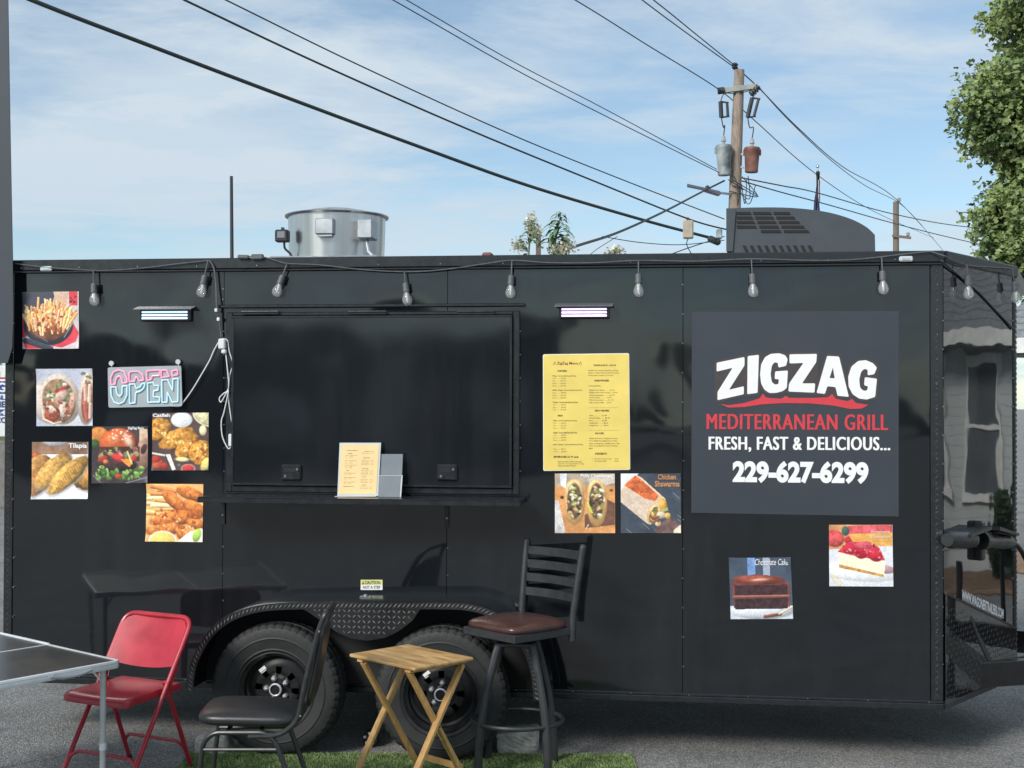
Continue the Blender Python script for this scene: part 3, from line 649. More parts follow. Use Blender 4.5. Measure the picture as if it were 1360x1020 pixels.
tag(pl.build('power_plug', 'steel_black'), 'black power plug and thick cable at the trailer nose', 'plug')
# ------------------------------------------------------------------ printed photographs (painted procedurally into a colour attribute)
NP_ = 136
_g = (np.arange(NP_+1))/NP_
UU, VV = np.meshgrid(_g, _g)          # u right, v down
RNG = np.random.default_rng(11)
def vnoise(sc, seed, ax=1.0, ay=1.0):
    r = np.random.default_rng(seed); n = 64; g = r.random((n, n))
    x = UU*sc*ax; y = VV*sc*ay; xi = np.floor(x).astype(int); yi = np.floor(y).astype(int); fx = x-xi; fy = y-yi
    fx = fx*fx*(3-2*fx); fy = fy*fy*(3-2*fy)
    G = lambda a, b: g[b % n, a % n]
    return (G(xi, yi)*(1-fx)+G(xi+1, yi)*fx)*(1-fy)+(G(xi, yi+1)*(1-fx)+G(xi+1, yi+1)*fx)*fy
def fbm(sc, seed): return (vnoise(sc, seed)+.6*vnoise(sc*2.1, seed+1)+.4*vnoise(sc*4.3, seed+2))/2.0
class Paint:
    def __init__(s, col, var=.1, seed=1):
        s.a = np.ones((NP_+1, NP_+1, 3))*np.array(col, float)/255
        s.a *= (1+var*2*(fbm(5, seed)-.5))[..., None]; s.k = seed*100
    def put(s, mask, col, tex=.12, tsc=16, shade=None):
        s.k += 7; c = np.ones_like(s.a)*np.array(col, float)/255
        c = c*(1+tex*2*(fbm(tsc, s.k)-.5))[..., None]
        if shade is not None: c = c*shade[..., None]
        m = np.clip(mask, 0, 1)[..., None]; s.a = s.a*(1-m)+c*m; return s
    def ell(s, cx, cy, rx, ry, col, ang=0, tex=.12, tsc=16, sh=.35, soft=.02, rim=None, wob=0):
        a = math.radians(ang); x = (UU-cx)*math.cos(a)+(VV-cy)*math.sin(a); y = -(UU-cx)*math.sin(a)+(VV-cy)*math.cos(a)
        r = np.sqrt((x/rx)**2+(y/ry)**2)
        if wob: r = r+wob*(fbm(9, s.k+3)-.5)
        w = soft/min(rx, ry); m = np.clip((1-r)/w+.5, 0, 1)
        shade = 1+sh*(-((x/rx)*.35+(y/ry)*.6))-sh*.5*np.clip(r, 0, 1)**3
        if rim is not None: s.put(np.clip((1.12-r)/w+.5, 0, 1), rim, .05)
        return s.put(m, col, tex, tsc, shade)
    def line(s, x0, y0, x1, y1, w, col, tex=.1, tsc=20, sh=.4):
        dx, dy = x1-x0, y1-y0; L2 = dx*dx+dy*dy+1e-9; t = np.clip(((UU-x0)*dx+(VV-y0)*dy)/L2, 0, 1)
        ex, ey = UU-x0-t*dx, VV-y0-t*dy; d = np.sqrt(ex**2+ey**2); m = np.clip((w/2-d)/.012+.5, 0, 1)
        sg = (ex*(-.5)+ey*(-.85))/(w/2); return s.put(m, col, tex, tsc, 1+sh*np.clip(sg, -1, 1))
    def poly(s, pts, col, tex=.1, tsc=12, sh=None):
        m = np.zeros(UU.shape, bool); n = len(pts)
        for i in range(n):
            (xa, ya), (xb, yb) = pts[i], pts[i-1]
            if ya == yb: continue
            m ^= ((ya > VV) != (yb > VV)) & (UU < (xb-xa)*(VV-ya)/(yb-ya)+xa)
        return s.put(m.astype(float), col, tex, tsc, sh)
    def specks(s, n, box, r, cols, seed=3, mask=None, el=1.6):
        q = np.random.default_rng(seed)
        for i in range(n):
            x = box[0]+(box[2]-box[0])*q.random(); y = box[1]+(box[3]-box[1])*q.random()
            if mask and not mask(x, y): continue
            rr = r*(.5+q.random()); c = cols[q.integers(len(cols))]
            s.ell(x, y, rr*el, rr, c, q.random()*180, .1, 16, .3, .012)
        return s

def p_fries():
    p = Paint((196, 186, 190), .1, 3)
    p.poly([(0, 0), (.6, 0), (.5, .3), (.1, .35), (0, .4)], (70, 72, 84)).poly([(.55, 0), (.82, 0), (.8, .22), (.6, .2)], (206, 170, 150))
    p.poly([(0, .45), (.2, .4), (.2, .75), (0, .8)], (186, 60, 74)).poly([(0, .84), (.2, .86), (.5, 1), (.05, 1)], (206, 56, 70)).poly([(.5, .95), (.9, .55), (1, .72), (.95, .88), (.7, .98)], (212, 62, 78)).poly([(.83, 0), (.98, 0), (.98, .25), (.83, .25)], (206, 60, 72))
    p.ell(.46, .58, .44, .36, (48, 56, 70), 0, .1, 8, .3).ell(.46, .55, .39, .30, (120, 70, 46), 0, .3, 12, .2).line(.05, .85, .5, 1.0, .10, (56, 62, 76)).line(.90, .55, .74, .80, .012, (150, 158, 172)).line(.2, .72, .45, .88, .012, (110, 120, 136))
    q = np.random.default_rng(5); cs = [(226, 176, 112), (214, 150, 86), (236, 196, 136), (196, 122, 74), (232, 186, 150), (206, 140, 100)]
    for i in range(150):
        x = .10+.74*q.random(); top_ = .10+.9*abs(x-.44)**1.6; bot_ = .86-1.3*abs(x-.46)**1.8; yb = top_+.16+(bot_-top_-.16)*(i/150)**.8*(.6+.4*q.random()); l = .12+.12*q.random(); a = (x-.45)*1.6+(q.random()-.5)*.9
        p.line(x, yb, x+l*a*.6, yb-l*.9, .030+.012*q.random(), cs[q.integers(6)], .14, 20, .5)
    p.specks(26, (.2, .35, .75, .8), .02, [(150, 60, 44), (176, 84, 60), (226, 190, 160)], 8)
    p.ell(.47, .36, .06, .035, (226, 214, 150), 0).specks(5, (.86, .05, .95, .2), .012, [(90, 20, 30)], 9)
    return p
def p_wrap():
    p = Paint((176, 180, 196), .08, 4); p.poly([(.35, 1), (.7, .8), (1, .95), (1, 1)], (196, 196, 204), .06)
    p.ell(.24, .56, .34, .40, (198, 186, 180), -10, .14, 9, .3).ell(.43, .53, .345, .45, (206, 192, 178), -14, .12, 9, .35).ell(.40, .56, .295, .385, (150, 118, 92), -12, .35, 14, .25)
    p.ell(.90, .52, .16, .46, (200, 184, 174), 3, .14, 10, .4).ell(.90, .55, .10, .37, (150, 96, 80), 3, .35, 12, .3).line(.86, .25, .88, .55, .06, (204, 168, 150)).line(.95, .3, .94, .58, .06, (206, 184, 164)).line(.86, .62, .9, .9, .06, (178, 92, 78)).line(.96, .62, .95, .86, .05, (206, 170, 160)).specks(8, (.82, .08, .98, .25), .022, [(190, 186, 160), (120, 120, 96)], 6)
    p.specks(46, (.16, .18, .66, .56), .022, [(196, 204, 178), (112, 130, 84), (216, 218, 208), (150, 158, 116), (90, 104, 70)], 12, lambda x, y: ((x-.42)/.27)**2+((y-.5)/.34)**2 < 1)
    p.ell(.46, .36, .14, .045, (160, 66, 50), -18, .3).ell(.45, .47, .15, .085, (196, 164, 150), -32, .2, 14, .4).ell(.63, .60, .055, .21, (194, 154, 134), 8, .25, 12, .4).ell(.47, .74, .085, .165, (206, 186, 176), 8, .2, 12, .4)
    p.ell(.28, .80, .15, .13, (146, 70, 54), -40, .4, 16).ell(.26, .71, .10, .065, (206, 186, 172), 28, .2).specks(60, (.12, .56, .68, .95), .014, [(158, 66, 48), (186, 98, 74), (120, 56, 46), (204, 150, 128), (136, 84, 60)], 14, lambda x, y: ((x-.40)/.27)**2+((y-.60)/.36)**2 < 1)
    p.line(.09, .55, .13, .86, .04, (208, 190, 168)).line(.13, .88, .30, .96, .04, (206, 188, 166)).line(.30, .97, .44, .93, .03, (198, 176, 150)); return p
def p_tilapia():
    p = Paint((232, 234, 238), .03, 5)
    p.poly([(0, 0), (1, 0), (1, .215), (0, .215)], (136, 104, 84), .3, 5).ell(.42, -.05, .26, .13, (190, 184, 190), 0)
    def fil(cx, cy, rx, ry, a, c): p.ell(cx+.01, cy+.03, rx, ry, (150, 146, 150), a, .05, 8, 0, .06); p.ell(cx, cy, rx, ry, c, a, .34, 22, .5, .02, None, .25)
    fil(.06, .24, .13, .08, 20, (168, 96, 66)); fil(.10, .42, .26, .17, -30, (186, 136, 80)); fil(.12, .70, .34, .18, -40, (176, 122, 68))
    fil(.38, .50, .42, .18, -42, (202, 156, 86)); fil(.95, .62, .28, .22, 35, (190, 140, 76)); fil(.64, .58, .46, .165, -42, (206, 160, 86))
    for i in range(14):
        t = i/13; x, y = .45+.42*t, .78-.45*t; p.line(x, y-.05, x+.05, y+.03, .012, (160, 106, 48), .1, 20, .2)
    return p
def p_burger():
    p = Paint((62, 54, 58), .25, 6)
    p.ell(.12, .16, .18, .15, (206, 132, 66), 0, .2).ell(.05, .3, .08, .08, (62, 92, 52)).poly([(.85, .05), (1, .05), (1, .35), (.85, .3)], (206, 176, 150)).ell(.92, .5, .16, .3, (160, 124, 108), 12, .25, 7).ell(.93, .4, .05, .09, (70, 50, 48), 20)
    p.ell(.48, .33, .345, .30, (186, 84, 44), 0, .22, 12, .75).ell(.40, .22, .16, .09, (216, 128, 84), -15, .2, 14, .2, .12).ell(.66, .26, .07, .12, (222, 178, 160), -30, .1, 12, .2, .08).poly([(.1, .36), (.86, .36), (.86, .62), (.1, .62)], (74, 52, 46), .4, 12)
    p.specks(34, (.24, .03, .72, .24), .010, [(240, 222, 196)], 21, lambda x, y: (x-.48)**2/.09+(y-.31)**2/.075 < 1)
    p.specks(26, (.14, .36, .8, .52), .03, [(120, 120, 84), (84, 62, 50), (160, 150, 110), (150, 90, 90)], 22).ell(.46, .68, .36, .11, (64, 46, 48), 0, .4, 22, .5)
    p.ell(.47, .56, .13, .06, (206, 58, 62), 25, .15).ell(.52, .50, .05, .03, (236, 120, 116), 40).poly([(.52, .58), (.76, .56), (.68, .72), (.6, .66)], (226, 146, 62)).line(.64, .45, .72, .66, .03, (206, 200, 136)).ell(.2, .57, .1, .05, (168, 62, 46), -20).ell(.76, .56, .05, .05, (196, 54, 56)).ell(.25, .62, .05, .04, (206, 120, 80))
    p.specks(70, (.06, .70, .9, .92), .026, [(112, 150, 76), (84, 122, 58), (150, 184, 104), (70, 100, 50)], 23, lambda x, y: y > .74+.1*abs(x-.5) or abs(x-.5) > .3).ell(.48, .88, .06, .05, (176, 76, 54))
    p.line(.62, 1.0, 1, .9, .02, (120, 120, 130)).line(.03, .86, .16, .98, .012, (140, 140, 150)); return p
def p_catfish():
    p = Paint((84, 66, 66), .2, 7)
    def fil(cx, cy, rx, ry, a): p.ell(cx, cy, rx, ry, (206, 142, 62), a, .42, 20, .35, .02, None, .3); p.specks(16, (cx-rx*.5, cy-ry*.6, cx+rx*.5, cy+ry*.6), .02, [(232, 184, 96), (176, 98, 44), (240, 200, 120)], int(cx*99))
    fil(.1, .28, .24, .18, -30); fil(.44, .44, .34, .15, -25); fil(.62, .58, .27, .14, -50); fil(.86, .68, .22, .20, -50)
    p.ell(.52, .12, .17, .12, (226, 230, 232), 0, .06, 12, .15, .02, (206, 208, 206)).ell(.95, .08, .22, .13, (206, 200, 156), 25, .3, 20, .2, .02, (232, 226, 206)).ell(.9, .31, .065, .09, (236, 228, 176), 0, .06)
    p.ell(.54, .81, .13, .04, (234, 224, 160), 3).poly([(.24, .72), (.32, .72), (.42, .98), (.36, 1)], (226, 222, 214)).line(.0, .7, .22, .74, .035, (214, 208, 196)).ell(.1, .88, .09, .09, (206, 84, 56), 0).ell(.06, .8, .09, .06, (176, 60, 48)).ell(.22, .92, .06, .06, (178, 58, 50)).ell(.64, .97, .11, .07, (192, 66, 62), 0, .1, 12, .2, .02, (226, 196, 196)).ell(.94, .9, .07, .13, (222, 202, 112), 25).ell(.48, .91, .03, .03, (106, 118, 112)); return p
def p_tenders():
    p = Paint((226, 176, 112), .15, 8); q = np.random.default_rng(31)
    for i in range(26):
        y = .02+.5*q.random(); x = -.1+.3*q.random(); p.line(x, y, x+.42, y+(q.random()-.35)*.14, .06, [(238, 200, 136), (226, 162, 96), (214, 130, 80), (244, 214, 160)][q.integers(4)], .1, 12, .4)
    def td(cx, cy, rx, ry, a): p.ell(cx+.01, cy+.025, rx, ry, (150, 78, 48), a, .1, 8, 0); p.ell(cx, cy, rx, ry, (218, 128, 66), a, .34, 22, .4, .02, None, .35)
    td(.78, .16, .26, .10, 20); td(.5, .3, .27, .10, 38); td(.84, .40, .22, .10, 25); td(.52, .58, .46, .12, -8); td(.34, .78, .34, .09, -6); td(.88, .68, .16, .08, 12); td(.66, .86, .13, .10, 30)
    p.specks(40, (.1, .45, .95, .9), .02, [(236, 164, 98), (190, 96, 52), (244, 190, 130)], 33)
    p.poly([(.55, 1), (.75, .84), (1, .76), (1, 1)], (238, 240, 236)).ell(.9, .88, .07, .12, (176, 212, 96), 20).ell(.30, .98, .22, .15, (236, 206, 116), 0, .06, 12, .2, .02, (240, 232, 226)); return p
def p_philly():
    p = Paint((206, 146, 92), .2, 9)
    p.poly([(0, 0), (1, 0), (1, .2), (0, .22)], (176, 160, 140), .3, 5).poly([(.08, 0), (.2, 0), (.18, .25), (.1, .2)], (216, 218, 222)).poly([(.55, .08), (1, .0), (1, .16), (.6, .22)], (206, 196, 186)).poly([(0, .45), (.06, .45), (.18, 1), (0, 1)], (206, 202, 200), .2).poly([(.5, .7), (.85, .42), (1, .5), (1, .86), (.5, .92)], (112, 80, 66), .15)
    p.ell(.12, .4, .03, .025, (70, 50, 36)).ell(.94, .28, .025, .02, (80, 70, 40))
    def bun(x0, x1, yb):
        cx = (x0+x1)/2; p.ell(cx, .5, (x1-x0)/2, yb-.46, (216, 170, 112), 0, .1, 9, .3).ell(cx, .30, (x1-x0)/2*.92, .2, (224, 190, 132), 0, .1); p.ell(cx-.005, .46, (x1-x0)/2*.70, .30, (96, 80, 62), 0, .4, 20, .1)
        p.specks(60, (x0+.03, .2, x1-.03, .72), .021, [(224, 214, 186), (112, 92, 70), (66, 56, 48), (150, 140, 76), (206, 170, 130), (190, 196, 130)], int(x0*70)+3, lambda x, y: ((x-cx)/((x1-x0)*.36))**2+((y-.46)/.29)**2 < 1)
    bun(.16, .50, .82); bun(.53, .87, .86); p.line(.55, .5, .62, .66, .035, (196, 196, 80)).line(.52, .93, .56, .86, .015, (230, 206, 180)); return p
def p_shaw():
    p = Paint((64, 72, 84), .15, 10); q = np.random.default_rng(41)
    for i in range(30):
        x, y = q.random()*1.1-.1, q.random(); p.line(x, y, x+.12, y+.10, .008, [(96, 102, 112), (50, 56, 68), (150, 152, 160)][q.integers(3)], .1, 9, 0)
    p.poly([(0, 0), (.3, 0), (.06, .2), (0, .3)], (222, 226, 234)).poly([(.55, .95), (.8, .72), (1, .86), (1, 1), (.6, 1)], (110, 86, 82), .3, 14)
    p.poly([(.0, .28), (.1, .12), (.26, .02), (.34, .06), (.74, .42), (.78, .58), (.5, .86), (.44, .84), (.0, .48)], (216, 190, 162), .12, 7).poly([(.0, .30), (.06, .24), (.5, .5), (.46, .84), (.0, .48)], (206, 186, 168), .14, 8)
    p.poly([(.06, .20), (.24, .03), (.34, .1), (.64, .37), (.58, .46), (.4, .42)], (204, 104, 62), .4, 20).ell(.55, .68, .11, .16, (226, 190, 140), 20, .1).ell(.55, .70, .07, .12, (150, 110, 70), 20, .3).ell(.70, .52, .07, .11, (222, 168, 84), -20, .2)
    p.poly([(.64, .60), (.78, .57), (.79, .62), (.66, .66)], (170, 168, 96)).ell(.67, .70, .09, .06, (200, 184, 160)).ell(.78, .71, .05, .055, (224, 178, 92)).ell(.62, .84, .05, .05, (226, 190, 160)); p.specks(14, (.48, .58, .62, .82), .02, [(214, 180, 110), (130, 84, 56), (120, 120, 70)], 44)
    p.poly([(.88, .95), (1, .85), (1, 1), (.88, 1)], (214, 200, 180)); return p
def p_choc():
    p = Paint((70, 82, 98), .12, 11)
    p.poly([(.3, 0), (.42, 0), (.42, .3), (.3, .3)], (110, 142, 190), .2).poly([(.55, 0), (.66, 0), (.66, .3), (.55, .3)], (150, 160, 176)).poly([(0, .78), (1, .78), (1, 1), (0, 1)], (196, 202, 212), .06).ell(.5, .86, .52, .14, (214, 218, 226), 0, .04)
    p.poly([(.03, .42), (.12, .32), (.4, .27), (.8, .3), (.97, .42), (.96, .80), (.06, .82)], (112, 66, 62), .2, 14).poly([(.08, .45), (.93, .44), (.93, .60), (.08, .61)], (66, 46, 50), .35, 26).poly([(.07, .67), (.93, .65), (.92, .83), (.08, .84)], (64, 46, 50), .35, 26).line(.06, .635, .94, .625, .035, (150, 96, 86)).ell(.45, .36, .40, .075, (146, 76, 64), 2, .2, 9, .4).ell(.5, .36, .16, .025, (206, 150, 134), -3)
    p.line(.55, .96, .8, .92, .05, (120, 74, 52)).line(.78, .92, 1, .80, .025, (206, 188, 150)); return p
def p_straw():
    p = Paint((206, 208, 214), .05, 12)
    p.poly([(0, 0), (1, 0), (1, .34), (0, .4)], (206, 150, 100), .2, 6).ell(.08, .22, .16, .14, (200, 84, 84), 20, .3).poly([(.3, .02), (1, .0), (1, .14), (.3, .18)], (206, 88, 96), .3, 12).ell(.26, .1, .06, .08, (70, 96, 88)).ell(.34, .25, .10, .07, (178, 48, 60)).poly([(.3, .15), (1, .12), (1, .34), (.4, .32)], (214, 160, 84), .15)
    p.ell(.5, .76, .62, .16, (228, 230, 234), 4, .04, 6, .2).ell(.85, .72, .18, .07, (190, 150, 160), 6).poly([(.14, .44), (.88, .60), (.86, .84), (.16, .68)], (238, 226, 196), .07, 22).poly([(.15, .64), (.86, .81), (.86, .85), (.16, .70)], (190, 140, 80), .3, 24).poly([(.13, .44), (.3, .28), (.62, .27), (.8, .38), (.88, .58), (.5, .53)], (206, 64, 82), .25, 12)
    p.ell(.32, .40, .10, .08, (192, 44, 64), 0, .2).ell(.5, .46, .10, .09, (176, 36, 56), 20, .2).ell(.72, .50, .12, .09, (188, 44, 62), 30, .2).ell(.55, .33, .14, .06, (214, 96, 108), 0, .2).specks(22, (.22, .3, .82, .56), .014, [(236, 150, 156), (160, 30, 48), (226, 110, 122)], 52)
    for i in range(4): p.line(.02+i*.03, .82, .12+i*.035, .99, .012, (206, 190, 150))
    return p

mp = bpy.data.materials.new('photo_print'); mp.use_nodes = True; _n = mp.node_tree.nodes; _b = _n['Principled BSDF']
_at = _n.new('ShaderNodeAttribute'); _at.attribute_name = 'Col'; mp.node_tree.links.new(_at.outputs['Color'], _b.inputs['Base Color']); _b.inputs['Roughness'].default_value = .38
def poster(label, quad, paint, texts=(), y=-.004):
    tl, tr, br, bl = [W(x, yy, y) for x, yy in quad]
    n = NP_+1; vs = []; rr_ = random.Random(label); lift = rr_.sample([(0, 0), (1, 0), (0, 1), (1, 1)], 2); WARP = vnoise(3.2, rr_.randrange(999))
    for j in range(n):
        v = j/NP_
        for i in range(n):
            u = i/NP_; pw_ = (tl*(1-u)+tr*u)*(1-v)+(bl*(1-u)+br*u)*v; cd_ = min(math.hypot(u-a, v-b) for a, b in lift); pw_.y -= .0012*WARP[j, i]+.010*max(0, .22-cd_)**2/.0484; vs.append(tuple(pw_))
    fs = [(j*n+i, (j+1)*n+i, (j+1)*n+i+1, j*n+i+1) for j in range(NP_) for i in range(NP_)]
    k = len(vs); o = Vector((0, .0012, 0)); vs += [tuple(q+o) for q in (tl, tr, br, bl)]
    fs.append((k, k+1, k+2, k+3))
    m = n*NP_; cn = [0, NP_, m+NP_, m]
    edges = [list(range(0, n)), [j*n+NP_ for j in range(n)], [m+i for i in range(NP_, -1, -1)], [j*n for j in range(NP_, -1, -1)]]
    for e, ed in enumerate(edges): fs.append(tuple(ed)+(k+(e+1) % 4, k+e))
    me = bpy.data.meshes.new('food_photo'); me.from_pydata(vs, [], fs); me.update()
    a_ = paint.a*(1+.10*(vnoise(63, 77)-.5)+.08*(vnoise(41, 78)-.5))[..., None]; g_ = a_.mean(2, keepdims=True); a_ = g_+(a_-g_)*.97; a_ = .02+(a_-.5)*1.10+.52
    c = np.ones((len(vs), 4)); c[:, :3] = .8; c[:n*n, :3] = s2l(np.clip(a_, 0.02, 1)).reshape(-1, 3)
    at = me.color_attributes.new('Col', 'FLOAT_COLOR', 'POINT'); at.data.foreach_set('color', c.ravel().astype(np.float32))
    me.materials.append(mp); ob = bpy.data.objects.new('food_photo', me); COL.objects.link(ob)
    tag(ob, label, 'photo', 'food photos stuck on the trailer side')
    def at_(u, v): return (tl*(1-u)+tr*u)*(1-v)+(bl*(1-u)+br*u)*v+YN*.0042
    for (s, u0, v0, u1, v1, mt, bold, sh) in texts:
        fit_text(s, at_(u0, v0), at_(u1, v0), at_(u0, v1), bold=bold, shear=sh, res=3).build('lettering', mt, ob, 0)
    return ob
poster('photo of loaded french fries in a black pan, topmost of the left prints', [(30, 388), (104.5, 387), (105, 463), (30, 463.5)], p_fries())
poster('photo of a cut chicken wrap, print left of the OPEN sign', [(48.5, 490), (123, 489.5), (123, 565.5), (48.5, 566)], p_wrap(), [('Chicken', .04, .03, .26, .10, 'white_print', .0, .2), ('Wrap', .06, .15, .2, .23, 'white_print', .0, .2)])
poster('photo of golden fried fish fillets captioned Tilapia on the trailer', [(42.5, 587), (117, 587), (117, 662.5), (42, 663)], p_tilapia(), [('Tilapia', .66, .02, .985, .13, 'white_print', .03, 0)])
poster('photo of a sesame bun burger with dark patty and lettuce', [(122.5, 566.5), (196.5, 566), (196, 641.5), (121.5, 642)], p_burger(), [('ZigZag Burger', .64, .01, .985, .065, 'white_print', .03, 0)])
poster('photo of fried fillets with white sauce bowl captioned Catfish', [(202.5, 548.5), (277, 548), (277, 624.5), (202, 625)], p_catfish(), [('Catfish', .01, .01, .32, .07, 'white_print', .04, 0)])
poster('photo of fried chicken tenders and fries partly behind the shelf end', [(195, 642.5), (270, 643), (269, 720), (193.5, 719)], p_tenders())
poster('photo of two cheesesteak rolls on a wooden board under yellow menu', [(737, 629), (816.5, 629), (817, 708), (737, 708)], p_philly(), [('Philly Cheesesteak', .43, .005, .985, .085, 'white_print', .03, 0)])
mat('orange_print', rgb(196, 138, 92), .5)
poster('photo of a toasted shawarma wrap on dark slate', [(824.5, 629), (904, 629), (904.5, 708), (824.5, 708)], p_shaw(), [('Chicken', .62, .01, .92, .10, 'orange_print', .03, 0), ('Shawarma', .57, .12, .985, .22, 'orange_print', .03, 0)])
poster('photo of a layered chocolate cake slice below the logo sign', [(968, 741), (1050, 740.5), (1053.5, 822), (970.5, 822.5)], p_choc(), [('Chocolate Cake', .42, .02, .96, .12, 'white_print', .0, .25)])
poster('photo of strawberry cheesecake on white plate near the trailer corner', [(1101, 697), (1185, 697), (1186.5, 779), (1101.5, 778.5)], p_straw(), [('Strawberry', .66, .09, .96, .14, 'white_print', .0, .25), ('Cheesecake', .66, .16, .96, .21, 'white_print', .0, .25)])

# ------------------------------------------------------------------ logo sign
sg = thing('logo_sign', 'square dark grey sign with white ZIGZAG logo on trailer', 'sign', W(1056, 683, -.006))
q = [W(919, 414, -.003), W(1193.5, 413, -.003), W(1193.5, 686, -.003), W(918, 681, -.003)]
MB().prism(q, (0, .002, 0)).build('sign_sheet', 'sign_vinyl', sg, 0)
def c8(x, y, dep): return W(900+x/3.4, 400+y/3.4, dep)
LT = [[(176, 278), (302, 252), (302, 290), (232, 400), (299, 384), (299, 420), (180, 447), (180, 410), (248, 301), (176, 318)],
      [(316, 248), (367, 242), (361, 414), (314, 420)],
      [(497, 262), (486, 244), (458, 235), (420, 238), (395, 252), (377, 285), (372, 330), (377, 372), (392, 400), (415, 415), (445, 414), (475, 406), (493, 392), (498, 313), (440, 317), (438, 352), (457, 352), (455, 374), (440, 377), (425, 365), (420, 330), (425, 292), (437, 276), (452, 278), (455, 300), (490, 292)],
      [(505, 240), (629, 238), (626, 275), (562, 371), (621, 371), (618, 413), (500, 408), (503, 372), (568, 279), (505, 281)],
      [(675, 247), (729, 250), (773, 432), (722, 427), (713, 388), (676, 384), (665, 419), (627, 414)],
      [(900, 300), (882, 280), (850, 266), (815, 270), (785, 295), (770, 340), (772, 385), (790, 420), (820, 440), (855, 444), (892, 432), (900, 350), (845, 343), (842, 380), (860, 384), (855, 404), (838, 404), (824, 390), (820, 355), (828, 320), (842, 306), (858, 309), (858, 335), (888, 330)]]
def smooth_poly(p, k=3):
    o = []
    n = len(p)
    for i in range(n):
        a, b, c = Vector(p[i-1]), Vector(p[i]), Vector(p[(i+1) % n]); la, lc = (a-b).length, (c-b).length; r = min(6, la*.35, lc*.35)
        s, e = b+(a-b).normalized()*r, b+(c-b).normalized()*r
        for j in range(k+1):
            t = j/k; o.append(s*(1-t)**2+b*2*t*(1-t)+e*t*t)
    return o
def offset_poly(p, d):
    n = len(p); ar = sum(p[i-1][0]*p[i][1]-p[i][0]*p[i-1][1] for i in range(n)); s = 1 if ar > 0 else -1; o = []
    for i in range(n):
        a, b, c = Vector(p[i-1]), Vector(p[i]), Vector(p[(i+1) % n]); e1, e2 = (b-a).normalized(), (c-b).normalized()
        n1, n2 = Vector((e1.y, -e1.x))*s, Vector((e2.y, -e2.x))*s; m = (n1+n2); m = m.normalized() if m.length > .2 else n1
        o.append(b+m*d/max(.55, m.dot(n1)))
    return o
def hull(p):
    p = sorted(set((float(a), float(b)) for a, b in p))
    def half(q):
        h = []
        for x in q:
            while len(h) > 1 and (h[-1][0]-h[-2][0])*(x[1]-h[-2][1])-(h[-1][1]-h[-2][1])*(x[0]-h[-2][0]) <= 0: h.pop()
            h.append(x)
        return h
    a, b = half(p), half(p[::-1]); return a[:-1]+b[:-1]
sm = MB(); wl = MB()
sw = [(192, 464), (230, 470), (300, 460), (335, 450), (372, 438), (384, 416), (400, 436), (470, 441), (488, 426), (502, 437), (600, 437), (680, 434), (698, 418), (712, 440), (768, 452), (788, 440), (804, 460), (862, 468), (832, 485), (780, 487), (700, 471), (600, 462), (480, 460), (380, 466), (300, 478), (230, 481)]
for i, lt in enumerate(LT):
    hp = hull(lt); sm.prism([c8(x, y, -.0042-i*.00012) for x, y in smooth_poly(offset_poly(hp, 11))], (0, .0004, 0))
    wl.prism([c8(x, y, -.0062) for x, y in smooth_poly(lt)], (0, .0006, 0))
sm.build('letter_shadow', 'logo_shadow', sg, 0)
MB().prism([c8(x, y, -.0054) for x, y in smooth_poly(sw, 2)], (0, .0004, 0)).build('red_swoosh', 'red_print', sg, 0)
wl.build('lettering', 'white_print', sg, 0)
MB().prism([c8(x, y, -.0068) for x, y in ((701, 300), (686, 346), (709, 348))], (0, .0003, 0)).build('letter_counter', 'logo_shadow', sg, 0)
def sline(t, x0, x1, yl0, yl1, yr0, mt, bold, csp=1.0, fat=0):
    mb = MB()
    for i, dx in enumerate((-fat, 0, fat) if fat else (0,)):
        dp = -.005-.00025*i; fit_text(t, c8(x0+dx, yl0, dp), c8(x1+dx, yr0, dp), c8(x0+dx, yl1, dp), bold=bold, res=4, csp=csp, mb=mb)
    mb.build('lettering', mt, sg, 0)
sline('MEDITERRANEAN GRILL', 133, 948, 508, 578, 512, 'red_print', 0, 1.12, 2.6)
sline('FRESH, FAST & DELICIOUS...', 142, 958, 611, 680, 613, 'white_print', .004, 1.10, 2.4)
sline('229-627-6299', 248, 862, 719, 820, 724, 'white_print', .05)

# ------------------------------------------------------------------ yellow menu board
mn = thing('menu_board', 'large yellow paper menu with two columns on trailer side', 'menu', W(778, 625, -.006))
def rrect(q, r, k=4):
    tl, tr, br, bl = q; o = []
    for a, b, c in ((bl, tl, tr), (tl, tr, br), (tr, br, bl), (br, bl, tl)):
        s, e = b+(a-b).normalized()*r, b+(c-b).normalized()*r
        for j in range(k+1):
            t = j/k; o.append(s*(1-t)**2+b*2*t*(1-t)+e*t*t)
    return o
MQ = [(721, 470.5), (835.5, 469), (837, 624), (721.5, 625.5)]
MB().prism(rrect([W(x, y, -.004) for x, y in MQ], .010), (0, .003, 0)).build('menu_edge', 'white_edge', mn, 0)
MB().prism(rrect([W(x+dx, y+dy, -.0052) for (x, y), (dx, dy) in zip(MQ, ((1, 1), (-1, 1), (-1, -1), (1, -1)))], .009), (0, .001, 0)).build('menu_sheet', 'yellow_board', mn, 0)
def mcrop1(cx, cy): return (715+cx/10.88, 465+cy/10.88)
def mcrop2(cx, cy): return (715+cx/10.88, 545+cy/10.88)
inkb = MB(); redb = MB()
def ml(t, x0, x1, y, h, cr=mcrop1, mb=None, bold=.01):
    a = cr(x0, y-h/2); b = cr(x1, y-h/2); c = cr(x0, y+h/2); fit_text(t, W(*a, -.0058), W(*b, -.0058), W(*c, -.0058), bold=bold, res=1, mb=mb or inkb)
ml('ZigZag Menu', 268, 570, 195, 52, mcrop1, redb, .02)
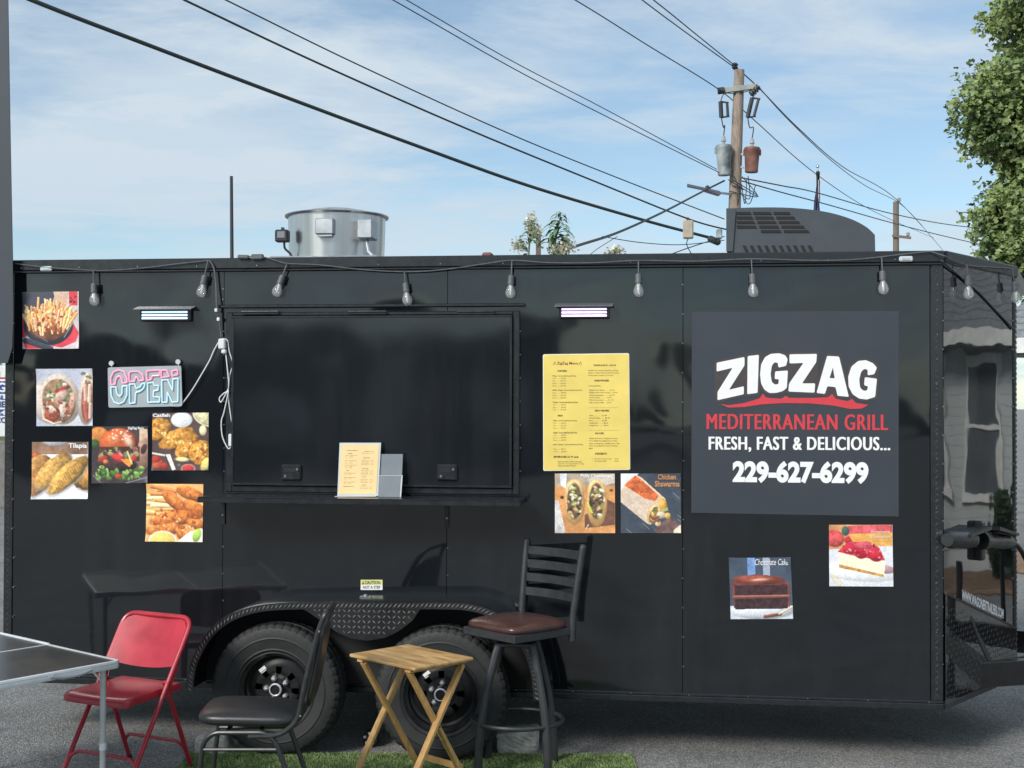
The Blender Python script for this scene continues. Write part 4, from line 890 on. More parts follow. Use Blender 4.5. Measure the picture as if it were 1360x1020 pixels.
for xo in (215, 585):
    for xa, xb in ((xo, xo+22), (xo+44, xo+22)):
        a, b = W(*mcrop1(xa, 215), -.0058), W(*mcrop1(xb, 168), -.0058); redb.bar(a, b, .0012, .003, up=(0, 1, 0))
ml('CHICKEN', 272, 412, 301, 26, bold=.04); ml('Wings  Served with Bread & Fries', 200, 548, 375, 24, bold=.02)
for t, y in (('5 pc ........ $7.99', 410), ('8 pc ........ $11.99', 446), ('10 pc ...... $13.99', 482), ('15 pc ...... $19.99', 518)): ml(t, 205, 400, y, 22)
ml('Buffalo Wings  Served with Bread & Fries', 205, 636, 581, 24, bold=.02)
for t, y in (('5 pc ........ $8.99', 619), ('10 pc ...... $14.99', 655), ('15 pc ...... $20.99', 691)): ml(t, 205, 402, y, 22)
ml('Tenders  Served with Bread & Fries', 205, 570, 754, 24, bold=.02)
for t, y in (('3 pc ........ $7.99', 793), ('4 pc ........ $8.99', 829), ('5 pc ........ $10.99', 863)): ml(t, 208, 400, y, 22)
ml('ZIGZAG BOX - $13.99', 797, 1122, 220, 28, bold=.04)
for t, x1, y in (('Includes: Two Tenders, Fries, Bacon Cheese,', 1160, 295), ('Jalapeno, Grilled Chicken, Ranch Dressing,', 1163, 330), ('Honey, Extra Tender - $1.99 each', 1080, 366)): ml(t, 722, x1, y, 22)
ml('SANDWICHES', 808, 1020, 440, 28, bold=.04); ml('Served with Fries', 728, 900, 516, 20)
for t, x1, y in (('ZigZag Cheese Burger .......... $10.99', 1100, 580), ('ZigZag Double Cheese Burger ... $14.99', 1142, 615), ('Chicken Shawarma ............ $11.99', 1100, 652), ('Tender Wrap ................ $9.99', 1058, 688), ('Philly Cheesesteak .......... $11.99', 1088, 723), ('Philly Chicken Melt ..... $9.99', 1056, 761)): ml(t, 732, x1, y, 22)
ml('SIDE ORDERS', 815, 1025, 874, 28, bold=.04)
for t, x1, y in (('Slaw ................. $2.49', 990, 76), ('Fried Pickles ........ $5.99', 1032, 112), ('Rice ................. $2.49', 990, 149), ('Small Fries .......... $2.99', 1010, 185), ('Large Fries .......... $4.99', 1012, 220)): ml(t, 738, x1, y, 22, mcrop2)
ml('SAUCES', 818, 946, 332, 28, mcrop2, bold=.04)
for t, x1, y in (('ZigZag Garlic Sauce / ZigZag Hot Honey,', 1145, 407), ('House Buffalo Dip, ZigZag House / Tartar', 1142, 443), ('Sauce, Cocktail Sauce / Buffalo Sauce / Hot', 1175, 480), ('Sauce, Honey Mustard / Ranch / Ketchup /', 1155, 515), ('Mayo', 792, 552)): ml(t, 735, x1, y, 22, mcrop2)
ml('DESSERTS', 822, 990, 626, 28, mcrop2, bold=.04); ml('*   Strawberry Cheesecake     $4.99', 775, 1160, 702, 20, mcrop2); ml('*   Chocolate Cake                $4.99', 775, 1160, 733, 20, mcrop2)
ml('FISH', 280, 350, 77, 26, mcrop2, bold=.04)
for hd, ys in (('Tilapia  Served with Bread & Fries', (151, 186, 222, 258)), ('Catfish  Served with Bread & Fries', (322, 360, 396, 432))):
    ml(hd, 210, 558, ys[0], 24, mcrop2, bold=.02)
    for t, y in zip(('1 pc ........ $8.99', '2 pc ........ $12.99', '3 pc ........ $16.99'), ys[1:]): ml(t, 214, 402, y, 22, mcrop2)
ml('Jumbo Shrimp  Served with Bread & Fries', 212, 648, 496, 24, mcrop2, bold=.02); ml('5 pc ........ $8.99', 218, 392, 562, 22, mcrop2); ml('10 pc ...... $14.99', 225, 412, 599, 22, mcrop2)
ml('BEVERAGES $1.99 each', 222, 580, 673, 30, mcrop2, bold=.04)
for t, x1, y in (('Pink Lemonade / Yellow Lemonade,', 632, 742), ('Sweet Tea / Coca-Cola / Sprite / Orange', 660, 773), ('Fanta, Bottled Water', 545, 803)): ml(t, 285, x1, y, 22, mcrop2)
for y0, cr in ((830, mcrop1), (287, mcrop2)): a, b = W(*cr(735, y0), -.0058), W(*cr(1165, y0), -.0058); inkb.bar(a, b, .0003, .0012, up=(0, 1, 0))
inkb.build('lettering', 'ink', mn, 0); mat('brown_ink', rgb(120, 50, 40), .6); redb.build('lettering', 'brown_ink', mn, 0)

# menu stand on the shelf
st = thing('menu_stand', 'small acrylic stand with cream menu sheet on the serving shelf', 'menu stand', (W(476, 659, -.11).x, -.11, sz))
def SQ(px, py): # leaning plane on the shelf
    t = (659-py)/72; return P(px, py, -.125+.045*t)
q = [SQ(451, 588), SQ(506, 588), SQ(502, 659), SQ(448, 659)]
MB().prism(q, (0, .004, 0)).build('acrylic_panel', 'clear_edge', st, 0)
q2 = [SQ(453.5, 590.5), SQ(503.5, 590.5), SQ(499.8, 656), SQ(450, 656)]
MB().prism([v+YN*.002 for v in q2], (0, .0012, 0)).build('menu_sheet', 'paper', st, 0)
MB().prism([q[3]+YN*.002, q[2]+YN*.002, q[2]+Vector((0, -.055, .001)), q[3]+Vector((0, -.055, .001))], (0, 0, .003)).build('stand_foot', 'clear_edge', st, 0)
mb = MB(); bx = lambda u, v: (q2[0]*(1-u)+q2[1]*u)*(1-v)+(q2[3]*(1-u)+q2[2]*u)*v+YN*.0027
def sl_(t, u0, u1, v, h): fit_text(t, bx(u0, v), bx(u1, v), bx(u0, v+h), res=1, mb=mb, bold=.005)
sl_('ZigZag Menu', .15, .45, .11, .022); sl_('CHICKEN', .18, .3, .17, .018); sl_('ZIGZAG BOX - $13.99', .62, .88, .13, .018); sl_('SANDWICHES', .6, .78, .26, .018); sl_('FISH', .18, .24, .52, .018); sl_('SIDE ORDERS', .6, .76, .48, .018); sl_('SAUCES', .6, .7, .65, .018); sl_('DESSERTS', .6, .72, .81, .018); sl_('BEVERAGES $1.99 each', .12, .4, .84, .018)
for v in (.21, .32, .41): sl_('Wings  Served with Bread & Fries', .12, .44, v, .015); sl_('5 pc ...... $7.99', .13, .32, v+.03, .013); sl_('10 pc ..... $13.99', .13, .32, v+.055, .013)
for v in (.57, .66, .75): sl_('Catfish  Served with Bread & Fries', .12, .42, v, .015); sl_('2 pc ...... $12.99', .13, .32, v+.03, .013)
for v in (.17, .31, .34, .37, .40, .52, .55, .58, .61, .70, .73, .76, .85, .88): sl_('Chicken Shawarma ...... $11.99', .56, .88, v, .013)
mb.build('lettering', 'ink', st, 0)
hd_ = thing('card_holder', 'empty clear plastic leaflet holder beside the menu stand', 'card holder', (W(520, 662, -.10).x, -.10, sz))
def HQ(px, py):
    t = (662-py)/60; return P(px, py, -.120+.04*t)
MB().prism([HQ(505, 603), HQ(535, 603), HQ(532.5, 662), HQ(502.5, 662)], (0, .003, 0)).build('back_panel', 'clear_grey', hd_, 0)
MB().prism([HQ(504.5, 631)+YN*.014, HQ(532.5, 631)+YN*.014, HQ(530.5, 660)+YN*.014, HQ(502.8, 660)+YN*.014], (0, .002, 0)).build('front_pocket', 'clear_grey', hd_, 0)
MB().bar(HQ(504.3, 631.5)+YN*.015, HQ(532.7, 631.5)+YN*.015, .003, .003).bar(HQ(502.6, 660.5)+YN*.008, HQ(531.5, 660.5)+YN*.008, .02, .005).bar(HQ(533.4, 631)+YN*.007, HQ(531.4, 660)+YN*.007, .014, .003, up=(0, 1, 0)).build('pocket_edge', 'clear_edge', hd_, 0)

# ------------------------------------------------------------------ OPEN sign
op = thing('open_sign', 'grey acrylic OPEN sign with pink and blue neon tubing', 'sign', W(192, 541, -.02))
OY = -.030
MB().prism(rrect([W(x, y, OY) for x, y in ((143, 488), (240.5, 485.5), (242, 539.5), (144, 541.5))], .012), (0, .005, 0)).build('backing_board', 'open_board', op, 0)
def c7(x, y): return W(130+x/6.476, 400+y/6.476, OY-.006)
PINK = [[(112, 718), (110, 660), (135, 608), (180, 592), (225, 606), (250, 660), (250, 700), (212, 704), (205, 665), (185, 642), (162, 655), (150, 690), (148, 715)],
        [(268, 690), (268, 618), (290, 605), (350, 606), (385, 632), (392, 680), (352, 685), (342, 658), (325, 652), (314, 690)],
        [(420, 680), (420, 600), (535, 592), (528, 640), (468, 642), (455, 676)],
        [(545, 657), (545, 596), (590, 593), (614, 648)], [(638, 600), (682, 592), (688, 632), (640, 642)]]
BLUE = [[(112, 738), (155, 738), (165, 800), (190, 820), (208, 795), (210, 732), (250, 727), (250, 810), (222, 868), (180, 885), (140, 866), (115, 812)],
        [(272, 880), (272, 716), (315, 712), (330, 750), (362, 738), (380, 710), (405, 705), (396, 748), (365, 775), (326, 786), (320, 876)],
        [(430, 870), (428, 705), (475, 700), (485, 725), (520, 725), (518, 766), (480, 772), (476, 822), (530, 826), (530, 868)],
        [(552, 870), (550, 680), (600, 675), (642, 768), (645, 670), (690, 665), (688, 865), (640, 868), (598, 780), (595, 870)]]
for grp, mt in ((PINK, 'neon_pink'), (BLUE, 'neon_blue')):
    for pth in grp: MB().tube([c7(v[0], v[1]) for v in smooth_poly(pth, 3)], .0040, 7, closed=True).build('neon_tube', mt, op)
for px, py in ((148, 482.5), (236.5, 480.5)):
    a = W(px, py, -.02); MB().lathe([(.014, -.018), (.013, -.005), (.006, 0), (.006, .018)], (a.x, -.006, a.z), 'y', 12).tube([(a.x, -.018, a.z), (a.x+.006, -.028, a.z-.02), (a.x+.004, -.028, a.z-.03)], .0018, 5).build('suction_hook', 'clear_edge', op)
# white flex
cp = lambda x, y, d=-.018: W(130+x/6.476, 400+y/6.476, d)
cp1 = lambda x, y, d=-.02: W(x/4, 330+y/4, d)
sc_ = thing('white_cord', 'white power cord with plug hanging beside the OPEN sign', 'cord', W(300, 596, -.02))
MB().tube(catmull([cp(620, 897, OY-.002), cp(690, 905), cp(725, 880), cp(800, 780), cp(880, 650), cp(960, 510), cp(1000, 420), cp(1045, 345), cp(1075, 325), cp(1115, 340), cp(1128, 420), cp(1158, 540), cp(1135, 640), cp(1120, 760), cp(1080, 795), cp(1045, 835), cp(1060, 868), cp(1100, 800), cp(1122, 780, -.028), cp1(1190, 870), cp1(1176, 920), cp1(1182, 1000), cp1(1212, 1062), cp1(1228, 1050)], 7), .0034, 6).build('flex', 'cord_white', sc_)
MB().tube(catmull([cp(1100, 450), cp(1112, 560, -.026), cp(1125, 700, -.03), cp(1122, 780), cp(1128, 880), cp1(1236, 960), cp1(1232, 1000)], 6), .0034, 6).build('flex', 'cord_white', sc_)
a = cp(1080, 370); MB().box(a.x-.022, a.x+.016, -.045, -.006, a.z-.028, a.z+.030, .006).box(a.x-.006, a.x+.020, -.04, -.012, a.z-.052, a.z-.029, .005).build('plug', 'white_plastic', sc_, 25)
a = cp1(1226, 1018); MB().box(a.x-.010, a.x+.010, -.034, -.012, a.z-.034, a.z+.034, .004).build('inline_switch', 'white_plastic', sc_, 25)

# ------------------------------------------------------------------ string lights
sl2 = thing('string_lights', 'string of clear pear bulbs hung along the trailer roof edge', 'string lights', W(680, 350, -.04))
cpt = [(20, 350), (60, 355), (124, 359), (180, 357), (240, 350), (278, 346)]
MB().tube(catmull([W(x, y, -.032) for x, y in cpt], 6), .0034, 6).build('cable', 'cord_grey', sl2)
cpt2 = [(326, 341), (348, 341), (366, 346), (382, 350), (425, 352), (480, 358), (540, 361), (590, 358), (640, 351), (680, 346), (730, 349), (790, 349), (848, 346), (925, 347), (998, 344), (1080, 346), (1130, 345), (1172, 341), (1205, 337), (1236, 334)]
MB().tube(catmull([W(x, y, -.034) for x, y in cpt2], 6)+catmull([NP(x, y, .035) for x, y in ((1255, 340), (1284, 352), (1320, 355), (1348, 357))], 5), .0034, 6).build('cable', 'cord_grey', sl2)
MB().tube(catmull([W(278, 346, -.034), W(284, 356, -.034), W(287, 380, -.03), W(288, 408, -.045), W(291, 425, -.03), W(294, 447, -.02)], 6), .005, 6).build('lead', 'cord_grey', sl2)
for px, py in ((287, 412), (290, 424)): a = W(px, py, -.05); MB().box(a.x-.008, a.x+.008, -.056, -.040, a.z-.010, a.z+.010, .003, ).build('tape', 'white_plastic', sl2, 20)
a = W(330, 341, -.03); MB().bar(W(316, 341, -.03), W(331, 341.5, -.03), .028, .022, .006).build('connector', 'cord_grey', sl2, 25); MB().bar(W(334, 341.5, -.03), W(350, 341, -.03), .03, .03, .006).build('connector', 'cord_grey', sl2, 25)
def bulb(top, bx_, fn, tilt):
    base = fn(*top); soc = fn(*bx_); d = (soc-base).normalized()
    L_ = (soc-base).length
    MB().tube([base, base.lerp(soc, .5), soc], .0042, 6).build('drop_wire', 'cord_grey', sl2)
    M = d.to_track_quat('Z', 'Y').to_matrix().to_4x4(); M.translation = soc
    b = MB().lathe([(.006, -.004), (.015, .0), (.0175, .012), (.0165, .030), (.018, .034), (.018, .048)], (0, 0, 0), 'z', 14); b.v = [M @ v for v in b.v]; so_ = b.build('bulb_socket', 'cord_grey', sl2)
    g = MB().lathe([(.012, .046), (.016, .058), (.024, .076), (.0275, .092), (.024, .108), (.014, .118), (.002, .121)], (0, 0, 0), 'z', 18); g.v = [M @ v for v in g.v]; g.build('bulb_glass', 'bulb_glass', so_, 60)
    f = MB().lathe([(.009, .048), (.006, .066), (.004, .098), (.001, .104)], (0, 0, 0), 'z', 8); f.v = [M @ v for v in f.v]; f.build('filament', 'bulb_inside', so_)
w36 = lambda x, y: W(x, y, -.040)
for top, s_ in (((124, 359), (124.5, 377)), ((276, 347), (272, 366)), ((381, 351), (375.5, 366)), ((537, 361), (538.5, 376)), ((680, 347), (679, 366)), ((848, 347), (848, 364)), ((998, 345), (999, 364)), ((1171, 342), (1172, 360))): bulb(top, s_, w36, 0)
wn_ = lambda x, y: NP(x, y, .045)
for top, s_ in (((1284, 352), (1285, 367)), ((1345, 358), (1347, 375))): bulb(top, s_, wn_, 0)
# ------------------------------------------------------------------ turf mat
ta, tb = PZ(252, 1003), PZ(840, 1005)
ang = math.atan2(tb.y-ta.y, tb.x-ta.x); tl_ = (tb-ta).length; tdep = 1.6
tm = thing('turf_mat', 'green artificial turf mat spread under the chairs', 'mat', ((ta+tb)/2)[:2]+(0,) if False else ((ta.x+tb.x)/2, (ta.y+tb.y)/2, 0), ang)
MB().box(-tl_/2, tl_/2, -tdep, 0, .002, .010, .002).build('mat_base', 'turf_base', tm, 0, world=False)
rg = np.random.default_rng(8); nb = 52000
bx_ = rg.random(nb)*tl_-tl_/2; by_ = -tdep*rg.random(nb)**1.5; ba = rg.random(nb)*6.283; bh = .006+.010*rg.random(nb); bt = rg.random(nb)*.016
vv = np.zeros((nb, 4, 3)); cw = np.cos(ba)*.0016; sw_ = np.sin(ba)*.0016; lx, ly = np.cos(ba+1.57+rg.random(nb))*bt, np.sin(ba+1.57+rg.random(nb))*bt
vv[:, 0] = np.stack([bx_-cw, by_-sw_, np.full(nb, .009)], 1); vv[:, 1] = np.stack([bx_+cw, by_+sw_, np.full(nb, .009)], 1)
vv[:, 2] = np.stack([bx_+cw*.8+lx*.5, by_+sw_*.8+ly*.5, .009+bh*.6], 1); vv[:, 3] = np.stack([bx_+lx, by_+ly, .009+bh], 1)
me = bpy.data.meshes.new('turf_pile'); ii = np.arange(nb)*4
me.from_pydata(vv.reshape(-1, 3).tolist(), [], [(int(i), int(i)+1, int(i)+2, int(i)+3) for i in ii]); me.materials.append(MATS['turf'])
o = bpy.data.objects.new('turf_pile', me); COL.objects.link(o); o.parent = tm; o['kind'] = 'stuff'

# ------------------------------------------------------------------ red folding chair
def fillet(pts, r, k=5):
    pts = [Vector(p) for p in pts]; o = [pts[0]]
    for i in range(1, len(pts)-1):
        a, b, c = pts[i-1], pts[i], pts[i+1]; q = min(r, (a-b).length*.48, (c-b).length*.48)
        s, e = b+(a-b).normalized()*q, b+(c-b).normalized()*q
        for j in range(k+1):
            t = j/k; o.append(s*(1-t)**2+b*2*t*(1-t)+e*t*t)
    return o+[pts[-1]]
rf = (PZ(168, 1009)+PZ(260, 1017))/2
rc = thing('folding_chair', 'red metal folding chair standing behind the folding table', 'chair', (rf.x-.085, rf.y-.235, 0), R_(-20))
HW = .222
MB().tube(fillet([(-HW+.005, -.235, 0), (-HW, .23, .765), (HW, .23, .765), (HW-.005, -.235, 0)], .075, 7), .0125, 10).build('frame', 'red_steel', rc, world=False)
for s in (-1, 1):
    MB().tube([(s*(HW-.022), .045, .475), (s*(HW-.020), .11, .33), (s*(HW-.015), .245, 0)], .0115, 10).build('leg', 'red_steel', rc, world=False)
    MB().bar((s*(HW-.02), .075, .43), (s*(HW+.0), .12, .545), .005, .016).build('side_link', 'red_steel', rc, 0, world=False)
    MB().cyl((s*(HW-.03), .045, .47), (s*(HW+.012), .045, .47), .008, n=8).build('pivot_bolt', 'red_steel', rc, world=False)
    MB().cyl((s*(HW-.005), -.237, -.0), (s*(HW-.005), -.227, .022), .0145, n=10).build('foot_cap', 'black_tube', rc, world=False)
    MB().cyl((s*(HW-.015), .246, .0), (s*(HW-.015), .238, .022), .0135, n=10).build('foot_cap', 'black_tube', rc, world=False)
f = lambda z, y0, y1, z1: y0+(y1-y0)*z/z1
MB().tube(fillet([(-HW+.006, f(.10, -.235, .23, .765), .10), (-HW+.045, f(.13, -.235, .23, .765), .135), (HW-.045, f(.13, -.235, .23, .765), .135), (HW-.006, f(.10, -.235, .23, .765), .10)], .03), .0085, 8).build('stretcher', 'red_steel', rc, world=False)
MB().tube(fillet([(-HW+.018, f(.10, .245, .11, .33), .10), (-HW+.055, f(.14, .245, .11, .33), .145), (HW-.055, f(.14, .245, .11, .33), .145), (HW-.018, f(.10, .245, .11, .33), .10)], .03), .0085, 8).build('stretcher', 'red_steel', rc, world=False)
# seat: dished sheet with rolled edge
m = MB(); nu, nv = 16, 14
def seat_pt(u, v, dz=0):
    sx = HW-.018 if v < .55 else HW-.03; x = (u*2-1)*sx; y = -.23+v*.40
    r = max(abs(u*2-1), 0); z = .438-.014*(1-(u*2-1)**2)*math.sin(math.pi*min(1, v*1.1))+.010*(v-.3)
    if v < .07: z -= (.07-v)**2*1.6
    return Vector((x, y+(.016*(abs(u*2-1)**8)*(1-v/.3) if v < .3 else 0), z+dz))
for j in range(nv+1):
    for i in range(nu+1): m.v.append(seat_pt(i/nu, j/nv))
for j in range(nv):
    for i in range(nu): a = j*(nu+1)+i; m.f.append((a, a+1, a+nu+2, a+nu+1))
rim_ = [j for j in range(nu+1)]+[(j+1)*(nu+1)-1 for j in range(1, nv+1)]+[nv*(nu+1)+i for i in range(nu-1, -1, -1)]+[j*(nu+1) for j in range(nv-1, 0, -1)]
k = len(m.v); n = len(rim_); ctr = Vector((0, -.03, .43))
for i in rim_: p = m.v[i]; o_ = (p-ctr); o_.z = 0; o_ = o_.normalized()*.006; m.v += [p+o_+Vector((0, 0, -.008)), p+o_+Vector((0, 0, -.034)), p-o_*2+Vector((0, 0, -.036))]
for i in range(n):
    j = (i+1) % n; m.f.append((rim_[i], rim_[j], k+j*3, k+i*3))
    for q in (0, 1): m.f.append((k+i*3+q, k+j*3+q, k+j*3+q+1, k+i*3+q+1))
m.build('seat', 'red_steel', rc, 50, world=False)
m = MB(); nu, nv = 16, 8
for side in (0, 1):
    for j in range(nv+1):
        for i in range(nu+1):
            u, v = i/nu*2-1, j/nv; zb = .545-.022*(1-u*u); zt_ = .755-.035*max(0, (abs(u)-.72)/.28)**2.2; z = zb+(zt_-zb)*v
            y = -.235+.465*z/.765+.026*(1-u*u)+(.004 if side else -.004)-.01
            m.v.append(Vector((u*(HW-.006), y, z)))
s_ = (nu+1)*(nv+1)
for j in range(nv):
    for i in range(nu):
        a = j*(nu+1)+i; m.f.append((a, a+1, a+nu+2, a+nu+1)); m.f.append((s_+a, s_+a+nu+1, s_+a+nu+2, s_+a+1))
for i in range(nu): m.f.append((i, s_+i, s_+i+1, i+1))
m.build('backrest', 'red_steel', rc, 50, world=False)

# ------------------------------------------------------------------ black padded chair (faces left)
YN_, YF_ = -1.42, -1.02
bc = thing('padded_chair', 'black vinyl padded chair facing left in front of the wheel', 'chair', (P(330, 1000, -1.2).x, -1.2, 0))
TW = -.17   # the chair is turned a little towards the camera
def nx(px, py, y=YN_): q = P(px, py, YN_); return Vector((q.x+TW*(y-YN_), y, q.z))
zg = 1094
for y in (YN_, YF_):
    MB().tube(fillet([nx(257, zg-3, y), nx(270, 985, y), nx(284, 973, y), nx(352, 973, y), nx(366, 985, y), nx(404, zg-3, y)], .05), .0115, 10).build('leg_frame', 'black_tube', bc)
    MB().tube([nx(268, 995.5, y), nx(370, 995.5, y)], .009, 8).build('stretcher', 'black_tube', bc)
MB().tube(fillet([nx(330, 978, YN_), nx(372, 977, YN_), nx(396, 958, YN_), nx(404, 912, YN_), nx(424, 835, YN_), nx(433, 813, YN_), nx(434, 814, YN_+.06), nx(434, 818, YF_-.06), nx(432, 824, YF_), nx(424, 838, YF_), nx(404, 912, YF_), nx(396, 958, YF_), nx(372, 977, YF_), nx(330, 978, YF_)], .06, 6), .0125, 10).build('back_frame', 'black_tube', bc)
MB().tube([nx(300, 974, YN_), nx(300, 974, YF_)], .01, 8).tube([nx(345, 974, YN_), nx(345, 974, YF_)], .01, 8).build('cross_tube', 'black_tube', bc)
def cushion(name, mt, parent, fn, nu=20, nv=16, pw=4.0):
    """closed superellipsoid pillow mapped through fn(a,b,c) with a,b,c in -1..1"""
    m = MB(); n1, n2 = nu, nv
    sg_ = lambda x, e: math.copysign(abs(x)**e, x)
    for j in range(n2+1):
        ph = -math.pi/2+math.pi*j/n2
        for i in range(n1):
            th = 2*math.pi*i/n1; cz = sg_(math.cos(ph), .45)
            m.v.append(fn(cz*sg_(math.cos(th), .38), cz*sg_(math.sin(th), .38), sg_(math.sin(ph), .75)))
    for j in range(n2):
        for i in range(n1): i2 = (i+1) % n1; m.f.append((j*n1+i, j*n1+i2, (j+1)*n1+i2, (j+1)*n1+i))
    return m.build(name, mt, parent, 80)
xl, xr = nx(259, 960).x, nx(397, 960).x; zc = nx(300, 958).z
cushion('seat', 'black_vinyl', bc, lambda a, b, c: Vector(((xl+xr)/2+a*(xr-xl)/2+TW*(b*.195+.2), (YN_+YF_)/2+b*.195*(1-.06*a), zc+c*.036+(.010*(1-a*a)*(1-b*b) if c > 0 else 0))), 48, 16)
pa, pb = nx(431, 838), nx(410, 946)
dv = (pb-pa); dn = Vector((-dv.z, 0, dv.x)).normalized()
cushion('backrest', 'black_vinyl', bc, lambda a, b, c: (pa+pb)/2+dv*.5*a+Vector((TW*((YF_-YN_)/2*.95*b+(YF_-YN_)/2), (YF_-YN_)/2*.95*b+(YN_+YF_)/2-YN_, 0))+dn*(.020*c-.012), 40, 14)
for px, py in ((424, 838), (399, 950)): MB().sphere(nx(px, py, YN_-.012), .006, 6).build('screw', 'chrome', bc)

# ------------------------------------------------------------------ bar stool
cst = PZ(687, 824, .76)
bs = thing('bar_stool', 'black metal ladder back bar stool with brown vinyl seat', 'stool', (cst.x, cst.y, 0))
MZ = Matrix.Translation(Vector((cst.x, cst.y, 0))) @ Matrix.Rotation(R_(-41), 4, 'Z')
def loc(x, y, z): return MZ @ Vector((x, y, z))
HS = .195
cushion('seat', 'brown_vinyl', bs, lambda a, b, c: loc(a*(HS+.006), b*(HS+.006), .744+c*.030+(.016*(1-a*a)*(1-b*b) if c > 0 else 0)), 48, 16)
MB().box(-HS, HS, -HS, HS, .688, .728, .004, MZ).build('seat_pan', 'stool_metal', bs, 20)
for s in (-1, 1):
    MB().tube([loc(s*(HS-.005), HS+.008, .66), loc(s*(HS-.003), HS+.012, .78), loc(s*(HS+.006), HS+.035, .95), loc(s*(HS+.016), HS+.062, 1.125)], .0185, 12).build('back_post', 'stool_metal', bs)
    MB().sphere(loc(s*(HS+.0165), HS+.063, 1.127), .0188, 12).build('post_cap', 'stool_metal', bs)
for z in (1.085, 1.015, .945, .872):
    t = (z-.78)/.345; yb_ = HS+.012+.05*t; w_ = HS-.003+.019*t
    pts = [(-w_, yb_), (-w_*.5, yb_+.022), (0, yb_+.030), (w_*.5, yb_+.022), (w_, yb_)]
    m = MB(); c_ = catmull([Vector((x, y, 0)) for x, y in pts], 4)
    for p in c_: m.v += [loc(p.x, p.y-.005, z-.021), loc(p.x, p.y-.005, z+.021), loc(p.x, p.y+.005, z+.021), loc(p.x, p.y+.005, z-.021)]
    for i in range(len(c_)-1):
        for q in range(4): m.f.append((i*4+q, i*4+(q+1) % 4, i*4+4+(q+1) % 4, i*4+4+q))
    m.build('slat', 'stool_metal', bs, 30)
MB().box(cst.x-.10, cst.x+.10, cst.y-.10, cst.y+.10, .640, .660, .004).cyl((cst.x, cst.y, .655), (cst.x, cst.y, .690), .07, n=20).build('swivel_plate', 'stool_metal', bs, 30)
for sx in (-1, 1):
    for sy in (-1, 1):
        pr = [(.082, .655), (.098, .60), (.122, .50), (.146, .38), (.163, .25), (.172, .12), (.176, 0)]
        MB().tube([(cst.x+sx*r, cst.y+sy*r*.95, z) for r, z in pr], [.0205]*7, 10).build('leg', 'stool_metal', bs)
        MB().cyl((cst.x+sx*.176, cst.y+sy*.167, 0), (cst.x+sx*.176, cst.y+sy*.167, .03), .020, n=12).build('foot_cap', 'black_tube', bs)
MB().tube([(cst.x+.232*math.cos(a*math.pi/20), cst.y+.225*math.sin(a*math.pi/20), .262) for a in range(40)], .0115, 8, closed=True).build('foot_ring', 'stool_metal', bs)

# ------------------------------------------------------------------ wooden tray table
ZTB = .64
tcn = PZ(546, 870.5, ZTB)
wt = thing('tray_table', 'small folding pine tray table with crossed legs on turf', 'table', (tcn.x, tcn.y, 0), R_(-38))
LA, SA = .243, .188
m = MB()
MB().box(-LA, LA, -SA, SA, ZTB-.016, ZTB, .004).build('table_top', 'pine_top', wt, 20, world=False)
for s in (-1, 1): MB().box(s*(LA-.065)-.02, s*(LA-.065)+.02, -SA+.012, SA-.012, ZTB-.034, ZTB-.0165, .002).build('cleat', 'pine_leg', wt, 20, world=False)
for s in (-1, 1):
    for q in (-1, 1):
        x = s*(LA-.05-(.022 if q > 0 else 0)); MB().bar((x, -q*(SA-.03), ZTB-.0355), (x, q*(SA+.035), .0), .020, .036, .003, up=(1, 0, 0)).build('leg', 'pine_leg', wt, 20, world=False)
    x = s*(LA-.05); MB().cyl((x-.045, 0, .33), (x+.015, 0, .33), .006, n=8).build('bolt', 'dark_bolt', wt, world=False)
for q in (-1, 1): MB().box(-LA+.09, LA-.09, q*(SA+.012)-.008, q*(SA+.012)+.008, .075, .105, .002).build('stretcher', 'pine_leg', wt, 20, world=False)

# ------------------------------------------------------------------ aluminium folding table
ZF = .70
C_ = PZ(160, 877, ZF); Bv = (PZ(0, 841, ZF)-C_).normalized(); Fv = (PZ(0, 906, ZF)-C_).normalized()
half = (PZ(65, 855.5, ZF)-C_).length
fo = thing('folding_table', 'black topped folding table with aluminium rim and legs', 'table', (C_.x, C_.y, 0))
lenF, lenB = .95, 2*half
def tp(u, v, z): return C_+Bv*u+Fv*v+Vector((0, 0, z-ZF))
for k_ in (0, 1):
    u0, u1 = (k_*half+.004, (k_+1)*half-.002)
    q = [tp(u0, .004, ZF-.006), tp(u1, .004, ZF-.006), tp(u1, lenF-.004, ZF-.006), tp(u0, lenF-.004, ZF-.006)]
    MB().prism(q, (0, 0, .004)).build('table_top', 'table_black', fo, 0)
rimp = fillet([tp(half, 0, ZF-.012), tp(0, 0, ZF-.012), tp(0, lenF, ZF-.012), tp(half, lenF, ZF-.012)], .035, 5)
m = MB(); n = len(rimp); cc = tp(half, lenF/2, ZF)
for i, p in enumerate(rimp):
    a, b = rimp[max(0, i-1)], rimp[min(n-1, i+1)]; t = (b-a).normalized(); o_ = Vector((-t.y, t.x, 0))
    if o_.dot(p-cc) < 0: o_ = -o_
    m.v += [p+o_*-.010+Vector((0, 0, .014)), p+o_*.003+Vector((0, 0, .013)), p+o_*.005+Vector((0, 0, .004)), p+o_*.003+Vector((0, 0, .0)), p+o_*.005+Vector((0, 0, -.012)), p+o_*.002+Vector((0, 0, -.021)), p+o_*-.010+Vector((0, 0, -.021))]
for i in range(n-1):
    for j in range(7): m.f.append((i*7+j, i*7+(j+1) % 7, (i+1)*7+(j+1) % 7, (i+1)*7+j))
m.build('rim', 'alu', fo, 30)
